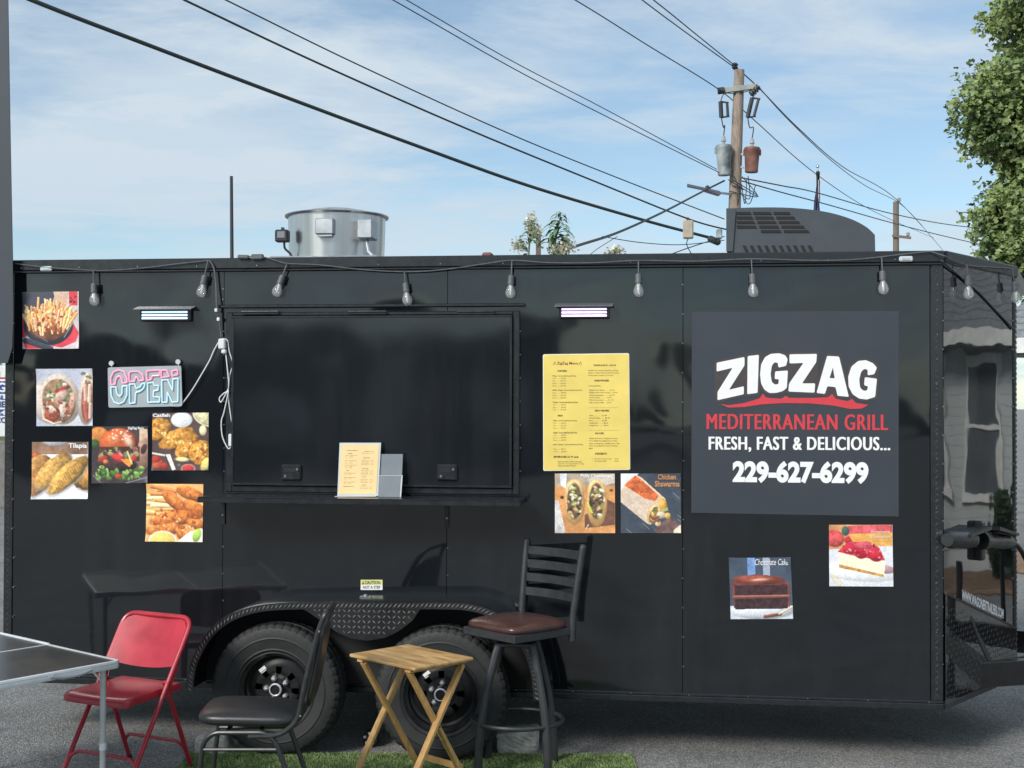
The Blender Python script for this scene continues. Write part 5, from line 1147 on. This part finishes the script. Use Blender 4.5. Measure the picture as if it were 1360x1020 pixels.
MB().bar(tp(half, 0, ZF-.012), tp(lenB, 0, ZF-.012), .016, .034, .003).bar(tp(lenB, 0, ZF-.012), tp(lenB, lenF, ZF-.012), .016, .034, .003).bar(tp(lenB, lenF, ZF-.012), tp(half, lenF, ZF-.012), .016, .034, .003).build('rim', 'alu', fo, 20)
MB().bar(tp(half, .004, ZF-.0025), tp(half, lenF-.004, ZF-.0025), .008, .007, .002).build('fold_seam', 'alu', fo, 20)
for u in (.055, lenB-.055):
    for v in (.055, lenF-.055):
        p = tp(u, v, 0); lg = MB().cyl((p.x, p.y, .002), (p.x, p.y, ZF-.034), .0135, n=14).build('leg', 'alu_tube', fo)
        MB().cyl((p.x, p.y, .30), (p.x, p.y, .33), .0165, n=14).build('leg_sleeve', 'alu', lg); MB().cyl((p.x, p.y, 0), (p.x, p.y, .03), .017, n=14).build('leg_tip', 'grey_plastic', lg)
        d_ = (tp(lenB/2, lenF/2, 0)-p).normalized(); MB().bar((p.x, p.y, .60), Vector((p.x, p.y, .665))+Vector((d_.x*.06, d_.y*.06, 0)), .006, .010).build('leg_brace', 'alu', lg, 0)
vv_ = Fv*-.0
hnd = MB(); a, b = tp(-.010, .22, ZF-.026), tp(-.010, .40, ZF-.026)
hnd.tube(catmull([tp(-.012, .16, ZF-.016), tp(-.016, .22, ZF-.026), tp(-.017, .30, ZF-.028), tp(-.016, .34, ZF-.020), tp(-.010, .36, ZF-.012)], 4), .008, 8).build('carry_handle', 'grey_plastic', fo)

# ------------------------------------------------------------------ chocks, small wheel
def chock(name, label, px0, px1, py0, py1, dep, seed):
    rr = random.Random(seed); a = PZ(px0, py1); b = PZ(px1, py1); h = P(px0, py0, a.y).z
    bm = bmesh.new(); bmesh.ops.create_cube(bm, size=1); bmesh.ops.subdivide_edges(bm, edges=bm.edges[:], cuts=9, use_grid_fill=True)
    for v in bm.verts:
        x, y, z = v.co*2; k_ = sum(abs(q) > .99 for q in (x, y, z)); sh_ = 1-.05*max(0, k_-1)*rr.random()*1.6
        v.co = Vector(((a.x+b.x)/2+x*sh_*(b.x-a.x)/2+rr.uniform(-.003, .003), a.y+dep/2+y*sh_*dep/2+rr.uniform(-.003, .003), h/2+z*h/2*(sh_ if z > 0 else 1)+.012*x*(z > 0)+(rr.uniform(-.003, .003) if z > -.9 else 0)))
    me = bpy.data.meshes.new(name); bm.to_mesh(me); bm.free(); me.materials.append(MATS['concrete']); o = bpy.data.objects.new(name, me); COL.objects.link(o)
    tag(o, label, 'block')
chock('concrete_block', 'rough concrete block wedged behind the tyre by the bar stool', 659, 712, 972, 1001, .18, 2)
chock('concrete_block', 'concrete block behind the black padded chair by the left tyre', 258, 300, 977, 1003, .16, 5)
c_ = P(491, 981, .0); R_w = c_.z-.003
sw2 = thing('small_wheel', 'small black wheel with chrome lug bolts between the tyres', 'wheel', (c_.x, .0, 0))
MB().lathe([(R_w*.62, .0), (R_w*.7, -.006), (R_w*.93, -.004), (R_w, .012), (R_w, .045), (R_w*.9, .06), (R_w*.62, .055)], (c_.x, .0, c_.z), 'y', 36).build('tyre', 'dark_under', sw2)
MB().lathe([(R_w*.62, .004), (R_w*.5, .010), (.02, .008), (.012, .0), (.002, -.001)], (c_.x, -.001, c_.z), 'y', 24).build('rim', 'dark_under', sw2)
for k_ in range(5):
    a = math.pi/2+k_*2*math.pi/5; MB().sphere((c_.x+.028*math.cos(a), -.002, c_.z+.028*math.sin(a)), .0098, 8).build('lug_bolt', 'white_plastic', sw2)
MB().sphere((c_.x, -.005, c_.z), .010, 8).build('hub_cap', 'galv', sw2)
# ------------------------------------------------------------------ utility pole
UY = 26.86
def U_(px, py, dy=0.0): return P(px, py, UY+dy)
pb_ = U_(974, 330); pt_ = U_(982, 93)
up = thing('utility_pole', 'wooden utility pole with crossarm and two transformers', 'utility pole', (pb_.x, UY, 0))
MB().tube([(pb_.x-.0, UY, -.2), (pb_.x, UY, pb_.z), U_(978, 200), pt_], [.19, .16, .145, .125], 16).build('pole', 'wood_pole', up)
ca, cb_ = U_(955, 121, -.14), U_(1006, 114.5, -.14)
MB().bar(ca, cb_, .10, .13, .01).build('crossarm', 'crossarm_grey', up, 20)
for a, b in (((953, 121), (962, 120)), ((997, 126.3), (1008, 114.5))):
    p, q = U_(*a, -.16), U_(*b, -.16); m = MB()
    for k_ in range(4): c = p.lerp(q, (k_+.5)/4); d_ = (q-p).normalized(); m.cyl(c-d_*.02, c+d_*.02, .085, n=12)
    m.cyl(p, q, .045, n=10).build('insulator', 'pole_dark', up)
p = U_(976, 90); MB().lathe([(.03, -.05), (.08, 0), (.06, .04), (.09, .07), (.05, .12)], p, 'z', 12).build('insulator', 'pole_dark', up)
def can(px, py0, py1, wpx, mt, lean=0):
    t, b = U_(px+lean, py0, -.25), U_(px, py1, -.25); r = wpx*34/1785/2
    o = MB().tube([b, b.lerp(t, .06), b.lerp(t, .12), b.lerp(t, .86), b.lerp(t, .88), b.lerp(t, .96), t], [r*.80, r*.86, r*.84, r*1.0, r*1.04, r*1.05, r*.98], 24).build('transformer', mt, up, 35)
    MB().cyl(t, t+UZ*.10, .05, .04, 10).cyl(t+UZ*.1, t+UZ*.16, .065, .05, 10).cyl(t+UZ*.16, t+UZ*.24, .05, .03, 10).build('bushing', 'porcelain', o)
    for s in (-1, 1): MB().box(t.x+s*r*1.0-.03, t.x+s*r*1.0+.03, t.y-.03, t.y+.03, t.z-.2, t.z-.05, .01).build('lifting_lug', mt, o, 20)
    return t
tA = can(962, 193, 233, 20, 'transformer_grey', -1); tB = can(998, 196, 229, 20, 'transformer_rust', 1)
MB().bar(U_(962, 205, -.2), U_(978, 205), .06, .05).build('mount_bracket', 'galv', up, 0)
for x_, y_ in ((998, 205), (962, 226), (998, 222)): MB().bar(U_(x_, y_, -.2), U_(978, y_), .06, .05).build('mount_bracket', 'galv', up, 0)
# fused cut-outs
for c, tip, t in (((960, 146), (955, 138), tA), ((995, 146), (997, 133), tB)):
    a = U_(c[0]-2, c[1]+10, -.25); b = U_(tip[0]+2, tip[1]-3, -.25)
    m = MB().cyl(a, b, .055, n=10).cyl(a+Vector((.16, .02, .05)), b+Vector((.16, .02, -.02)), .035, n=8).bar(a, a+Vector((.2, .02, .03)), .03, .04).bar(b, b+Vector((.2, .02, -.03)), .03, .04)
    m.build('fuse_cutout', 'pole_dark', up)
    MB().tube(catmull([a, a+Vector((.05, 0, -.25)), t+Vector((.03, 0, .5)), t+Vector((0, 0, .24))], 5), .014, 6).build('jumper', 'wire', up)
    MB().tube(catmull([b, b+Vector((.1, 0, .2)), U_(978, 125, -.1)], 5), .012, 6).build('jumper', 'wire', up)
rj = random.Random(3)
for k_ in range(7):
    a = U_(968+rj.uniform(0, 20), 232+rj.uniform(0, 26), -.18); b = U_(960+rj.uniform(0, 50), 232+rj.uniform(0, 30), -.3); c = U_((965+990)/2+rj.uniform(-20, 30), 262+rj.uniform(-12, 12), -.3)
    MB().tube(catmull([a, c, b], 6), .012, 5).build('jumper', 'wire', up)
MB().bar(U_(955, 256, -.3), U_(972, 258, -.1), .05, .05).build('lamp_arm', 'galv', up, 0)
la_, lb_ = U_(912.5, 246, -.6), U_(956, 257, -.35)
dl = (lb_-la_); m = MB()
MB().prism([la_+Vector((0, -.12, .02)), la_+Vector((0, .12, .02)), lb_+Vector((0, .09, .05)), lb_+Vector((0, -.09, .05))], (0, 0, -.05)).bar(la_.lerp(lb_, .55), lb_+Vector((0, 0, -.02)), .16, .10, .02).build('street_lamp_head', 'lamp_hood', up, 30)
MB().sphere(la_.lerp(lb_, .62)+Vector((0, 0, .07)), .06, 8).build('photo_cell', 'pole_dark', up)

# far pole
FY_ = 61
pf = P(1190, 268, FY_); o = thing('utility_pole', 'short weathered wooden pole beyond the air conditioner', 'utility pole', (pf.x, FY_, 0))
MB().tube([(pf.x, FY_, -.2), (pf.x, FY_, 5), pf], [.18, .155, .14], 14).build('pole', 'wood_post', o)
MB().bar(P(1185, 313, FY_-.2), P(1210, 316, FY_-.2), .1, .12).build('crossarm', 'wood_post', o, 0)
MB().lathe([(.03, 0), (.1, .05), (.07, .1), (.1, .15), (.03, .22)], P(1194, 268, FY_), 'z', 10).build('insulator', 'porcelain', o)
MB().lathe([(.03, 0), (.1, .05), (.07, .1), (.1, .15), (.03, .22)], P(1206, 314, FY_-.2), 'z', 10).build('insulator', 'porcelain', o)
# flag pole
GY = 37.4
o = thing('flag_pole', 'flag pole with silver ball and furled flag behind trailer', 'flag pole', (P(1085.5, 230, GY).x, GY, 0))
gt = P(1086, 225, GY); MB().tube([(gt.x, GY, 0), gt], [.055, .035], 12).build('pole', 'alu_tube', o); MB().sphere(P(1086, 221, GY), .06, 12).build('finial', 'chrome', o)
MB().box(gt.x-.05, gt.x+.05, GY-.05, GY+.05, P(1086, 233, GY).z, P(1086, 227.5, GY).z, .01).build('truck', 'pole_dark', o, 20)
def drape(cols, mt, y0):
    m = MB(); rr = random.Random(len(cols)*7); n = 14
    for i, (xl_, xr_, y) in enumerate(cols):
        for k_ in range(n+1):
            t = k_/n; q = P(xl_+(xr_-xl_)*t, y, GY); m.v.append(Vector((q.x, GY+y0+.06*math.sin(t*11+i*.5), q.z)))
    for i in range(len(cols)-1):
        for k_ in range(n): a = i*(n+1)+k_; m.f.append((a, a+1, a+n+2, a+n+1))
    return m
drape([(1083.5, 1088.5, 229), (1084, 1088, 238), (1084, 1088, 246)], 'pole_dark', -.08).build('flag', 'pole_dark', o, 60)
drape([(1084, 1088.2, 246), (1083, 1088, 256), (1081, 1087.5, 268), (1080, 1089, 285), (1079, 1090, 330)], 'flag_blue', -.08).build('flag', 'flag_blue', o, 60)
drape([(1085.5, 1089, 240), (1085.5, 1088.6, 252), (1086, 1088.8, 262), (1086.8, 1088.8, 270)], 'flag_white', -.13).build('flag_stripe', 'flag_white', o, 60)
# thin dark pole at left
LY = 28; a = P(307.3, 234, LY); b = P(308, 342, LY)
tag(MB().tube([(b.x, LY, 0), b, a], [.052, .05, .042], 12).build('steel_pole', 'pole_dark'), 'thin dark steel pole rising left of the exhaust fan', 'pole')
# ------------------------------------------------------------------ overhead lines
def line(label, pts, r, mt='wire', cat='power line'):
    p = [P(x, y, d_) for x, y, d_ in pts]
    tag(MB().tube(catmull(p, 8), r, 6).build('overhead_line', mt), label, cat, 'overhead lines')
line('thickest overhead cable, lowest one from upper left to the pole', [(-260, -128, 7.65), (42, 0, 12.92), (200, 61, 15.64), (390, 133, 18.70), (560, 196, 21.25), (700, 246, 23.46), (850, 291, 25.50), (948, 317, 26.52)], .040, 'wire_thick')
line('second overhead cable above the thickest one', [(0, -118, 11.05), (245, 0, 15.30), (425, 85, 18.36), (620, 171, 21.42), (800, 245, 24.14), (915, 291, 25.84), (970, 306, 26.69)], .021)
line('third overhead wire, thin, above the two heavy cables', [(60, -118, 11.05), (300, 0, 15.30), (480, 88, 18.36), (680, 179, 21.76), (830, 240, 24.65), (962, 291, 26.52)], .014)
line('lower of the thin wire pair to the transformers', [(320, -112, 13.60), (522, 0, 17.00), (680, 90, 20.40), (800, 152, 22.95), (955, 229, 26.52)], .011)
line('upper of the thin wire pair to the transformers', [(340, -118, 13.60), (540, 0, 17.00), (680, 81, 20.40), (800, 143, 22.95), (952, 225, 26.52)], .010)
line('thin wire ending on the left end of the crossarm', [(560, -118, 15.30), (764, 0, 20.40), (860, 60, 23.46), (955, 119, 26.52), (1000, 158, 29.75), (1085, 232, 37.40), (1165, 283, 54.40), (1240, 316, 85.00)], .013)
line('left wire of the pair meeting the pole top', [(700, -118, 15.30), (853, 0, 20.40), (915, 46, 23.46), (976, 90, 26.69)], .013)
line('right wire of the pair meeting the pole top', [(715, -118, 15.30), (868, 0, 20.40), (925, 46, 23.46), (977, 88, 26.86)], .013)
line('wire running from pole top down to the far pole', [(977, 89, 26.86), (1008, 117, 28.90), (1060, 170, 34.00), (1120, 222, 44.20), (1193, 267, 61.20), (1252, 332, 102.00)], .016)
line('wire from right crossarm end to the far pole', [(1007, 115, 26.69), (1050, 162, 32.30), (1105, 214, 42.50), (1150, 247, 51.00), (1196, 271, 61.20), (1225, 300, 85.00)], .014)
line('upper cable sagging right from the pole behind air conditioner', [(984, 236, 26.86), (1040, 247, 28.90), (1085, 256, 32.30), (1190, 285, 40.80), (1290, 302, 51.00), (1420, 312, 68.00)], .018)
line('lower cable sagging right towards the maple tree', [(984, 240, 26.86), (1040, 256, 28.90), (1100, 272, 32.30), (1200, 300, 40.80), (1300, 324, 51.00), (1420, 348, 68.00)], .018)
line('service wire rising from shrubs to the pole lamp', [(700, 352, 9.35), (762, 328, 12.75), (820, 309, 16.15), (880, 282, 20.40), (930, 256, 24.65), (962, 240, 26.69)], .022)
line('faint slack wire low behind the beige box', [(800, 314, 20.40), (850, 322, 22.10), (905, 325, 24.48), (962, 319, 26.52)], .010)
line('faint stay wire left of the air conditioner', [(770, 352, 23.80), (790, 333, 24.82), (820, 314, 25.50)], .008)
line('thin stay wire crossing behind the beige box', [(880, 342, 23.80), (915, 329, 25.16), (962, 314, 26.52)], .012)
bx0, bx1 = P(907, 293, 25.3), P(921, 317, 25.3)
o = thing('wire_box', 'beige box hanging on the overhead cable near the pole', 'box', (bx0.x, 25.3, bx1.z))
MB().box(bx0.x, bx1.x, 25.2, 25.4, bx1.z, bx0.z, .03).build('case', 'beige_box', o, 25); MB().tube(catmull([((bx0.x+bx1.x)/2, 25.3, bx1.z), P(912, 325, 25.3), P(920, 340, 25.3)], 4), .012, 5).build('tail_wire', 'wire', o)
MB().bar(P(913, 293, 25.3), P(914, 289, 25.3), .06, .06).build('clamp', 'pole_dark', o, 0)
a, b = P(940, 316, 26.3), P(957, 323, 26.3)
tag(MB().bar(a, b, .2, .16, .05).build('splice_case', 'pole_dark', None, 30), 'black splice case on the thickest cable beside the pole', 'cable splice')
a = P(956, 309, 26.4); tag(MB().box(a.x-.09, a.x+.06, 26.3, 26.5, a.z-.16, a.z+.08, .03, None).build('terminal_box', 'transformer_grey', None, 25), 'small grey terminal box by the air conditioner edge', 'box')

# ------------------------------------------------------------------ maple tree
def leaf_cloud(lobes, n, size, seed, shell=.55):
    r = np.random.default_rng(seed); C = []; 
    wts = np.array([l[1]**2*(.3 if l[2] else 1) for l in lobes]); wts /= wts.sum(); cl = []
    for (c, rad, _), w_ in zip(lobes, wts):
        k_ = max(10, int(w_*n/70))
        d_ = r.normal(size=(k_, 3)); d_ /= np.linalg.norm(d_, axis=1)[:, None]; rr = (shell+(1-shell)*r.random(k_)**.7)[:, None]*rad
        cc = np.array(c)+d_*rr*np.array([1, 1, .85])
        for q in cc: cl.append((q, rad))
    P0 = []
    for q, rad in cl:
        m = 70; P0.append(q+np.clip(r.normal(size=(m, 3)), -1.5, 1.5)*np.array([.20, .20, .13])*min(1, rad))
    P0 = np.concatenate(P0); m = len(P0)
    # five-lobed maple outline
    out = np.array([(0, -.5), (.5, -.22), (.2, .05), (.36, .36), (0, .62), (-.36, .36), (-.2, .05), (-.5, -.22)])
    nrm = r.normal(size=(m, 3))*.75+np.array([-.25, -.35, .75]); nrm /= np.linalg.norm(nrm, axis=1)[:, None]
    t = r.normal(size=(m, 3))+np.array([0, 0, -.8]); t -= nrm*np.sum(t*nrm, 1)[:, None]; t /= np.linalg.norm(t, axis=1)[:, None]; b = np.cross(nrm, t)
    s = size*(.6+.8*r.random(m)); k_ = len(out); V = np.zeros((m, k_, 3))
    for i, (a, c) in enumerate(out): V[:, i] = P0+(b*a+t*c)*s[:, None]-nrm*(abs(a)*.3*s)[:, None]
    return V.reshape(-1, 3), [tuple(range(i*k_, i*k_+k_)) for i in range(m)]
TY = 13.6
def lobe(px, py, rpx, dy=0): c = P(px, py, TY+dy); return (tuple(c), rpx*(TY+dy+7.14)/1785, px > 1440 or py < -50)
mt_ = thing('maple_tree', 'leafy green maple tree at the right edge above the trailer', 'tree', (P(1500, 500, TY).x, TY, 0))
lobes = [lobe(1366, 145, 84), lobe(1394, 28, 72), lobe(1326, 150, 46, -.3), lobe(1362, 335, 46, -.5), lobe(1412, 300, 100), lobe(1350, 292, 50, -.4), lobe(1378, 225, 50), lobe(1470, 120, 150, .8), lobe(1500, 280, 160, .8), lobe(1560, 80, 150, 0), lobe(1480, -70, 150, .3), lobe(1380, -110, 90), lobe(1590, 230, 150, -.5), lobe(1400, 350, 60, -.6)]
V, Fs = leaf_cloud(lobes, 84000, .082, 5)
me = bpy.data.meshes.new('crown'); me.from_pydata(V.tolist(), [], Fs); me.materials.append(MATS['leaf_maple']); o = bpy.data.objects.new('crown', me); COL.objects.link(o)
iv = RM[mt_.name].inverted(); me.transform(iv); o.parent = mt_
tx = mt_.location.x; m = MB().tube([(tx, TY, -.1), (tx, TY, .3), (tx+.03, TY, 2.2), (tx-.05, TY+.1, 4.2), (tx, TY+.2, 7.0)], [.27, .2, .16, .11, .04], 12)
for c, r_, _ in lobes:
    z0 = min(max(1.9, c[2]-1.8), 5); s_ = Vector((tx, TY+.05, z0)); e_ = Vector(c); m.tube([s_, s_.lerp(e_, .5)+Vector((0, 0, -.12)), e_], [.075, .05, .015], 7)
m.build('trunk', 'bark', mt_)

# ------------------------------------------------------------------ tall weeds and post behind the roof
WY = 7.8
def weed(label, base_px, tip_px, leafn, lsz, bloom, seed, cat='plant', dy=0):
    r = random.Random(seed); y = WY+dy; tip = P(*tip_px, y); bs_ = P(*base_px, y); g0 = Vector((bs_.x, y, 0))
    o = thing('tall_weed', label, cat, (bs_.x, y, 0), 0, 'tall plants behind the trailer')
    MB().tube([g0, g0.lerp(bs_, .6), bs_, tip], [.022, .018, .012, .004], 7).build('stem', 'leaf_weed', o)
    m = MB(); n = leafn
    for i in range(n):
        t = .0+1.0*i/n; p = bs_.lerp(tip, t) if i > n*.25 else g0.lerp(bs_, .55+.45*i/(n*.25)); a = i*2.4+r.random(); L_ = lsz*(1.15-.75*t)*(.8+.4*r.random()); d_ = Vector((math.cos(a), math.sin(a)*.8, 0)); sd_ = Vector((-d_.y, d_.x, 0))
        pr = [(0, 0, .004), (.3, .10, .017), (.6, .06, .019), (.85, -.12, .012), (1, -.30, .002)]; k_ = len(m.v)
        for u, h, w_ in pr: c = p+d_*L_*u+Vector((0, 0, h*L_)); m.v += [c-sd_*w_*L_*8, c+Vector((0, 0, -.012*L_)), c+sd_*w_*L_*8]
        for q in range(4):
            for s2 in (0, 1): b0 = k_+q*3+s2; m.f.append((b0, b0+1, b0+4, b0+3))
    m.build('leaves', 'leaf_weed', o, 60)
    if bloom:
        m = MB()
        for (cx, cy, rx, ry, n2) in bloom:
            c = P(cx, cy, y); tw_ = MB()
            for _ in range(9):
                e_ = c+Vector((r.gauss(0, rx*.5), r.gauss(0, rx*.3), r.gauss(0, ry*.5))); s0_ = bs_.lerp(tip, max(0, min(1, (c.z-ry-bs_.z)/(tip.z-bs_.z)))); tw_.tube([s0_, s0_.lerp(e_, .5)+Vector((0, 0, .02)), e_], [.006, .004, .002], 5)
            tw_.build('flower_stalks', 'leaf_weed', o)
            for i in range(n2):
                p = c+Vector((r.gauss(0, rx*.5), r.gauss(0, rx*.4), r.gauss(0, ry*.5))); s2 = .010+.012*r.random(); k_ = len(m.v); a, b = r.random()*6, r.random()*2
                u = Vector((math.cos(a), math.sin(a), b-.6)).normalized()*s2; v = u.cross(Vector((r.random(), r.random(), 1))).normalized()*s2
                m.v += [p+u, p+v, p-u, p-v]; m.f.append((k_, k_+1, k_+2, k_+3))
        m.build('blossoms', 'blossom', o, 0, kind='stuff')
weed('tall plant topped with cream blossoms, left of the wooden post', (702, 338), (706, 290), 44, .19, [(706, 300, .07, .13, 240), (711, 308, .08, .08, 170), (690, 326, .09, .08, 150)], 3)
weed('tallest plant with long drooping green leaves right of wooden post', (734, 340), (745, 282), 60, .26, [(748, 330, .13, .09, 240)], 7)
weed('pale flowering plant low at right of the tallest weed', (752, 342), (752, 316), 16, .13, [(752, 324, .09, .10, 150), (738, 334, .10, .05, 90)], 11, dy=.15)
weed('wispy plant tips just showing over the roof trim', (815, 345), (818, 328), 12, .10, [(818, 333, .09, .06, 130), (808, 338, .1, .04, 50)], 13, dy=.3)
a = P(715, 313, WY+.4); tag(MB().box(a.x-.027, a.x+.027, WY+.37, WY+.43, 0, a.z, .006).build('wooden_post', 'wood_post', None, 20), 'plain wooden post between the two tall weeds', 'post')
a, b = P(641, 336, 2.0), P(655, 342, 2.0); o = tag(MB().box(a.x, b.x, 1.95, 2.05, ZT-.01, a.z, .012).build('roof_vent', 'transformer_rust', T, 25))

# ------------------------------------------------------------------ left edge: banner, roadside sign, wall
BY = -.08
q = [P(-34, -60, BY), P(9.5, -60, BY), P(10.5, 0, BY), P(13.5, 180, BY), P(16.8, 350, BY), P(17.5, 420, BY), P(16, 462, BY), P(10, 482, BY), P(-34, 484, BY)]
o = thing('banner', 'tall black banner at the left edge of the photo', 'banner', (P(-40, 500, BY).x, BY, 0))
MB().prism(q, (0, .006, 0)).build('fabric', 'banner_black', o, 0)
a = P(-36, 480, BY); MB().cyl((a.x, BY, 0), (a.x, BY, P(-36, -80, BY).z), .014, n=12).box(a.x-.07, a.x+.07, BY-.07, BY+.07, .001, .02, .004).build('banner_pole', 'alu_tube', o)
SY = 18.7
a, b = P(-150, 486, SY), P(8.5, 580, SY)
o = thing('roadside_sign', 'white roadside sign with blue bands beyond the left edge', 'sign', ((a.x+b.x)/2, SY, 0))
MB().box(a.x, b.x, SY, SY+.08, b.z, a.z, .01).build('sign_panel', 'sign_white', o, 0)
for y0, y1, mt2 in ((506, 523, 'sign_blue'), (543, 552, 'sign_blue')):
    c, d_ = P(-150, y0, SY), P(8.0, y1, SY); MB().box(c.x, d_.x, SY-.006, SY-.001, d_.z, c.z).build('sign_band', mt2, o, 0)
for t, y0, y1, mt2, x0 in (('TRAIL', 493, 503, 'sign_red', -60), ('G', 508, 521, 'sign_white', -4), ('BL', 525, 531, 'sign_blue', -6), ('ME', 533, 541, 'sign_blue', -8), ('24', 545, 551, 'sign_white', -6), ('CC', 554, 562, 'sign_blue', -6)):
    x1 = 7.5; fit_text(t, P(x0, y0, SY-.01), P(x1, y0, SY-.01), P(x0, y1, SY-.01), bold=.03).build('lettering', mt2, o, 0)
for x in (a.x+.3, b.x-.3): MB().box(x-.05, x+.05, SY+.085, SY+.18, 0, a.z-.1).build('sign_post', 'wood_post', o, 0)
tag(MB().box(-50, -9.2, 14.8, 15.2, 0, P(4, 586, 14.8).z, .01).build('low_wall', 'block_wall', None, 0), 'low grey block wall below the roadside sign', 'wall')
hb = MB(); r = np.random.default_rng(2); hv = []
V, Fs = leaf_cloud([((P(-30, 470, 40).x+q_*2.0, 40+q_*.4, 2.6), 2.4, 0) for q_ in range(-5, 2)], 5000, .3, 9)
me = bpy.data.meshes.new('roadside_hedge'); me.from_pydata(V.tolist(), [], Fs); me.materials.append(MATS['bush_leaf']); o = bpy.data.objects.new('roadside_hedge', me); COL.objects.link(o); tag(o, 'green hedge behind the roadside sign at far left', 'hedge')

# ------------------------------------------------------------------ house to the right, seen mirrored in the nose
HX = 10.0
HR = Matrix.Translation(Vector((1.7, .4, 0))) @ Matrix.Rotation(R_(36), 4, 'Z') @ Matrix.Translation(Vector((-2.2, -2.6, 0)))
ho = bpy.data.objects.new('house', None); COL.objects.link(ho); ho.matrix_world = HR; tag(ho, 'grey clapboard house mirrored in the shiny trailer nose', 'house')
m = MB(); EZ = 2.75
for k_ in range(22):
    z = .25+k_*.115; m.box(HX, HX+.03, -4, 9, z, z+.112, 0, Matrix.Rotation(0, 4, 'X'))
    for i in range(-8, 0): pass
m.box(HX+.02, HX+6, -4, 9, 0, EZ); m.build('siding', 'siding', ho, 0, world=False)
rfm = MB()
for k_ in range(20):
    s0 = k_/20; x = HX-.5+s0*3.6; z = EZ-.12+s0*1.9; rfm.box(x, x+.24, -4.4, 9.4, z, z+.04+.0, 0, Matrix.Translation(Vector((x, 0, z))) @ Matrix.Rotation(-.42, 4, 'Y') @ Matrix.Translation(Vector((-x, 0, -z))))
rfm.box(HX-.45, HX+3.1, -4.39, 9.39, EZ-.3, EZ-.16); rfm.prism([(HX-.45, -4.3, EZ-.16), (HX+3.1, -4.3, EZ+1.75), (HX+6.6, -4.3, EZ-.16)], (0, 13.6, 0)); rfm.build('roof', 'shingle', ho, 0, world=False)
MB().box(HX-.56, HX-.50, -4.4, 9.4, EZ-.28, EZ-.10).build('gutter', 'white_trimwood', ho, 0, world=False)
for y in (-2.4, -.2, 1.5, 2.7, 4.9, 6.6):
    w_ = MB().box(HX-.05, HX-.01, y-.42, y-.36, .9, 2.3).box(HX-.05, HX-.01, y+.36, y+.42, .9, 2.3).box(HX-.05, HX-.01, y-.42, y+.42, 2.301, 2.40).box(HX-.08, HX-.01, y-.46, y+.46, .80, .899).box(HX-.045, HX-.01, y-.36, y+.36, 1.57, 1.62).build('window', 'white_trimwood', ho, 0, world=False)
    MB().box(HX-.02, HX-.005, y-.36, y+.36, .9, 2.3).build('pane', 'window_dark', w_, 0, world=False)
for i, y in enumerate((-1.4, 1.0, 3.2, 5.4)):
    V, Fs = leaf_cloud([((HX-.8, y, .42), .40, 0), ((HX-.8, y, .75), .36, 0)], 1400, .13, 19+i, .75); me = bpy.data.meshes.new('clipped_bush'); me.from_pydata(V.tolist(), [], Fs); me.materials.append(MATS['bush_leaf'])
    o = bpy.data.objects.new('clipped_bush', me); COL.objects.link(o); o.matrix_world = HR; tag(o, ('leftmost', 'second', 'third', 'rightmost')[i]+' rounded bush along the grey house front', 'bush', 'bushes along the grey house')
o = tag(MB().box(HX-1.6, HX-.05, -4.5, 9.5, .003, .05, .01).build('mulch_bed', 'mulch', None, 0), kind='structure'); o.matrix_world = HR
# unseen building added behind the camera for its reflections in the hatch
sb_ = thing('reflection_building', 'unseen low building added behind the camera for hatch reflections', 'building', (-10, -32, 0))
MB().box(-19, -3, -36, -30, 0, 3.6).build('wall', 'block_wall', sb_, 0); MB().box(-19.3, -2.7, -36.3, -29.7, 3.601, 3.9, .02).build('roof', 'shingle', sb_, 0)
for x0_, x1_, z0_, z1_, nm_ in ((-12.7, -10.0, .95, 2.1, 'bright_panel'), (-8.5, -7.5, .02, 3.1, 'tall_bright_panel'), (-5.6, -4.4, .9, 2.2, 'bright_panel'), (-17, -15, .9, 2.2, 'bright_panel')):  # white panels added to mirror as bright shapes in the hatch
    d_ = MB().box(x0_, x1_, -29.99, -29.94, z0_, z1_).build(nm_, 'sign_white', sb_, 0); MB().box(x0_-.08, x1_+.08, -29.995, -29.96, z1_+.001, z1_+.1).build('lintel', 'shingle', d_, 0)
# unseen trees added to cover the bright horizon mirrored in the black paint
V, Fs = leaf_cloud([((x, -75+6*math.sin(x), 1.6+1.2*math.sin(x*.37)), 3.2+1.0*math.sin(x*.9), 0) for x in np.arange(-62, 62, 4.2)], 14000, .75, 41, .6)
me = bpy.data.meshes.new('reflection_trees'); me.from_pydata(V.tolist(), [], Fs); me.materials.append(MATS['bush_leaf']); o = bpy.data.objects.new('reflection_trees', me); COL.objects.link(o); tag(o, kind='stuff')
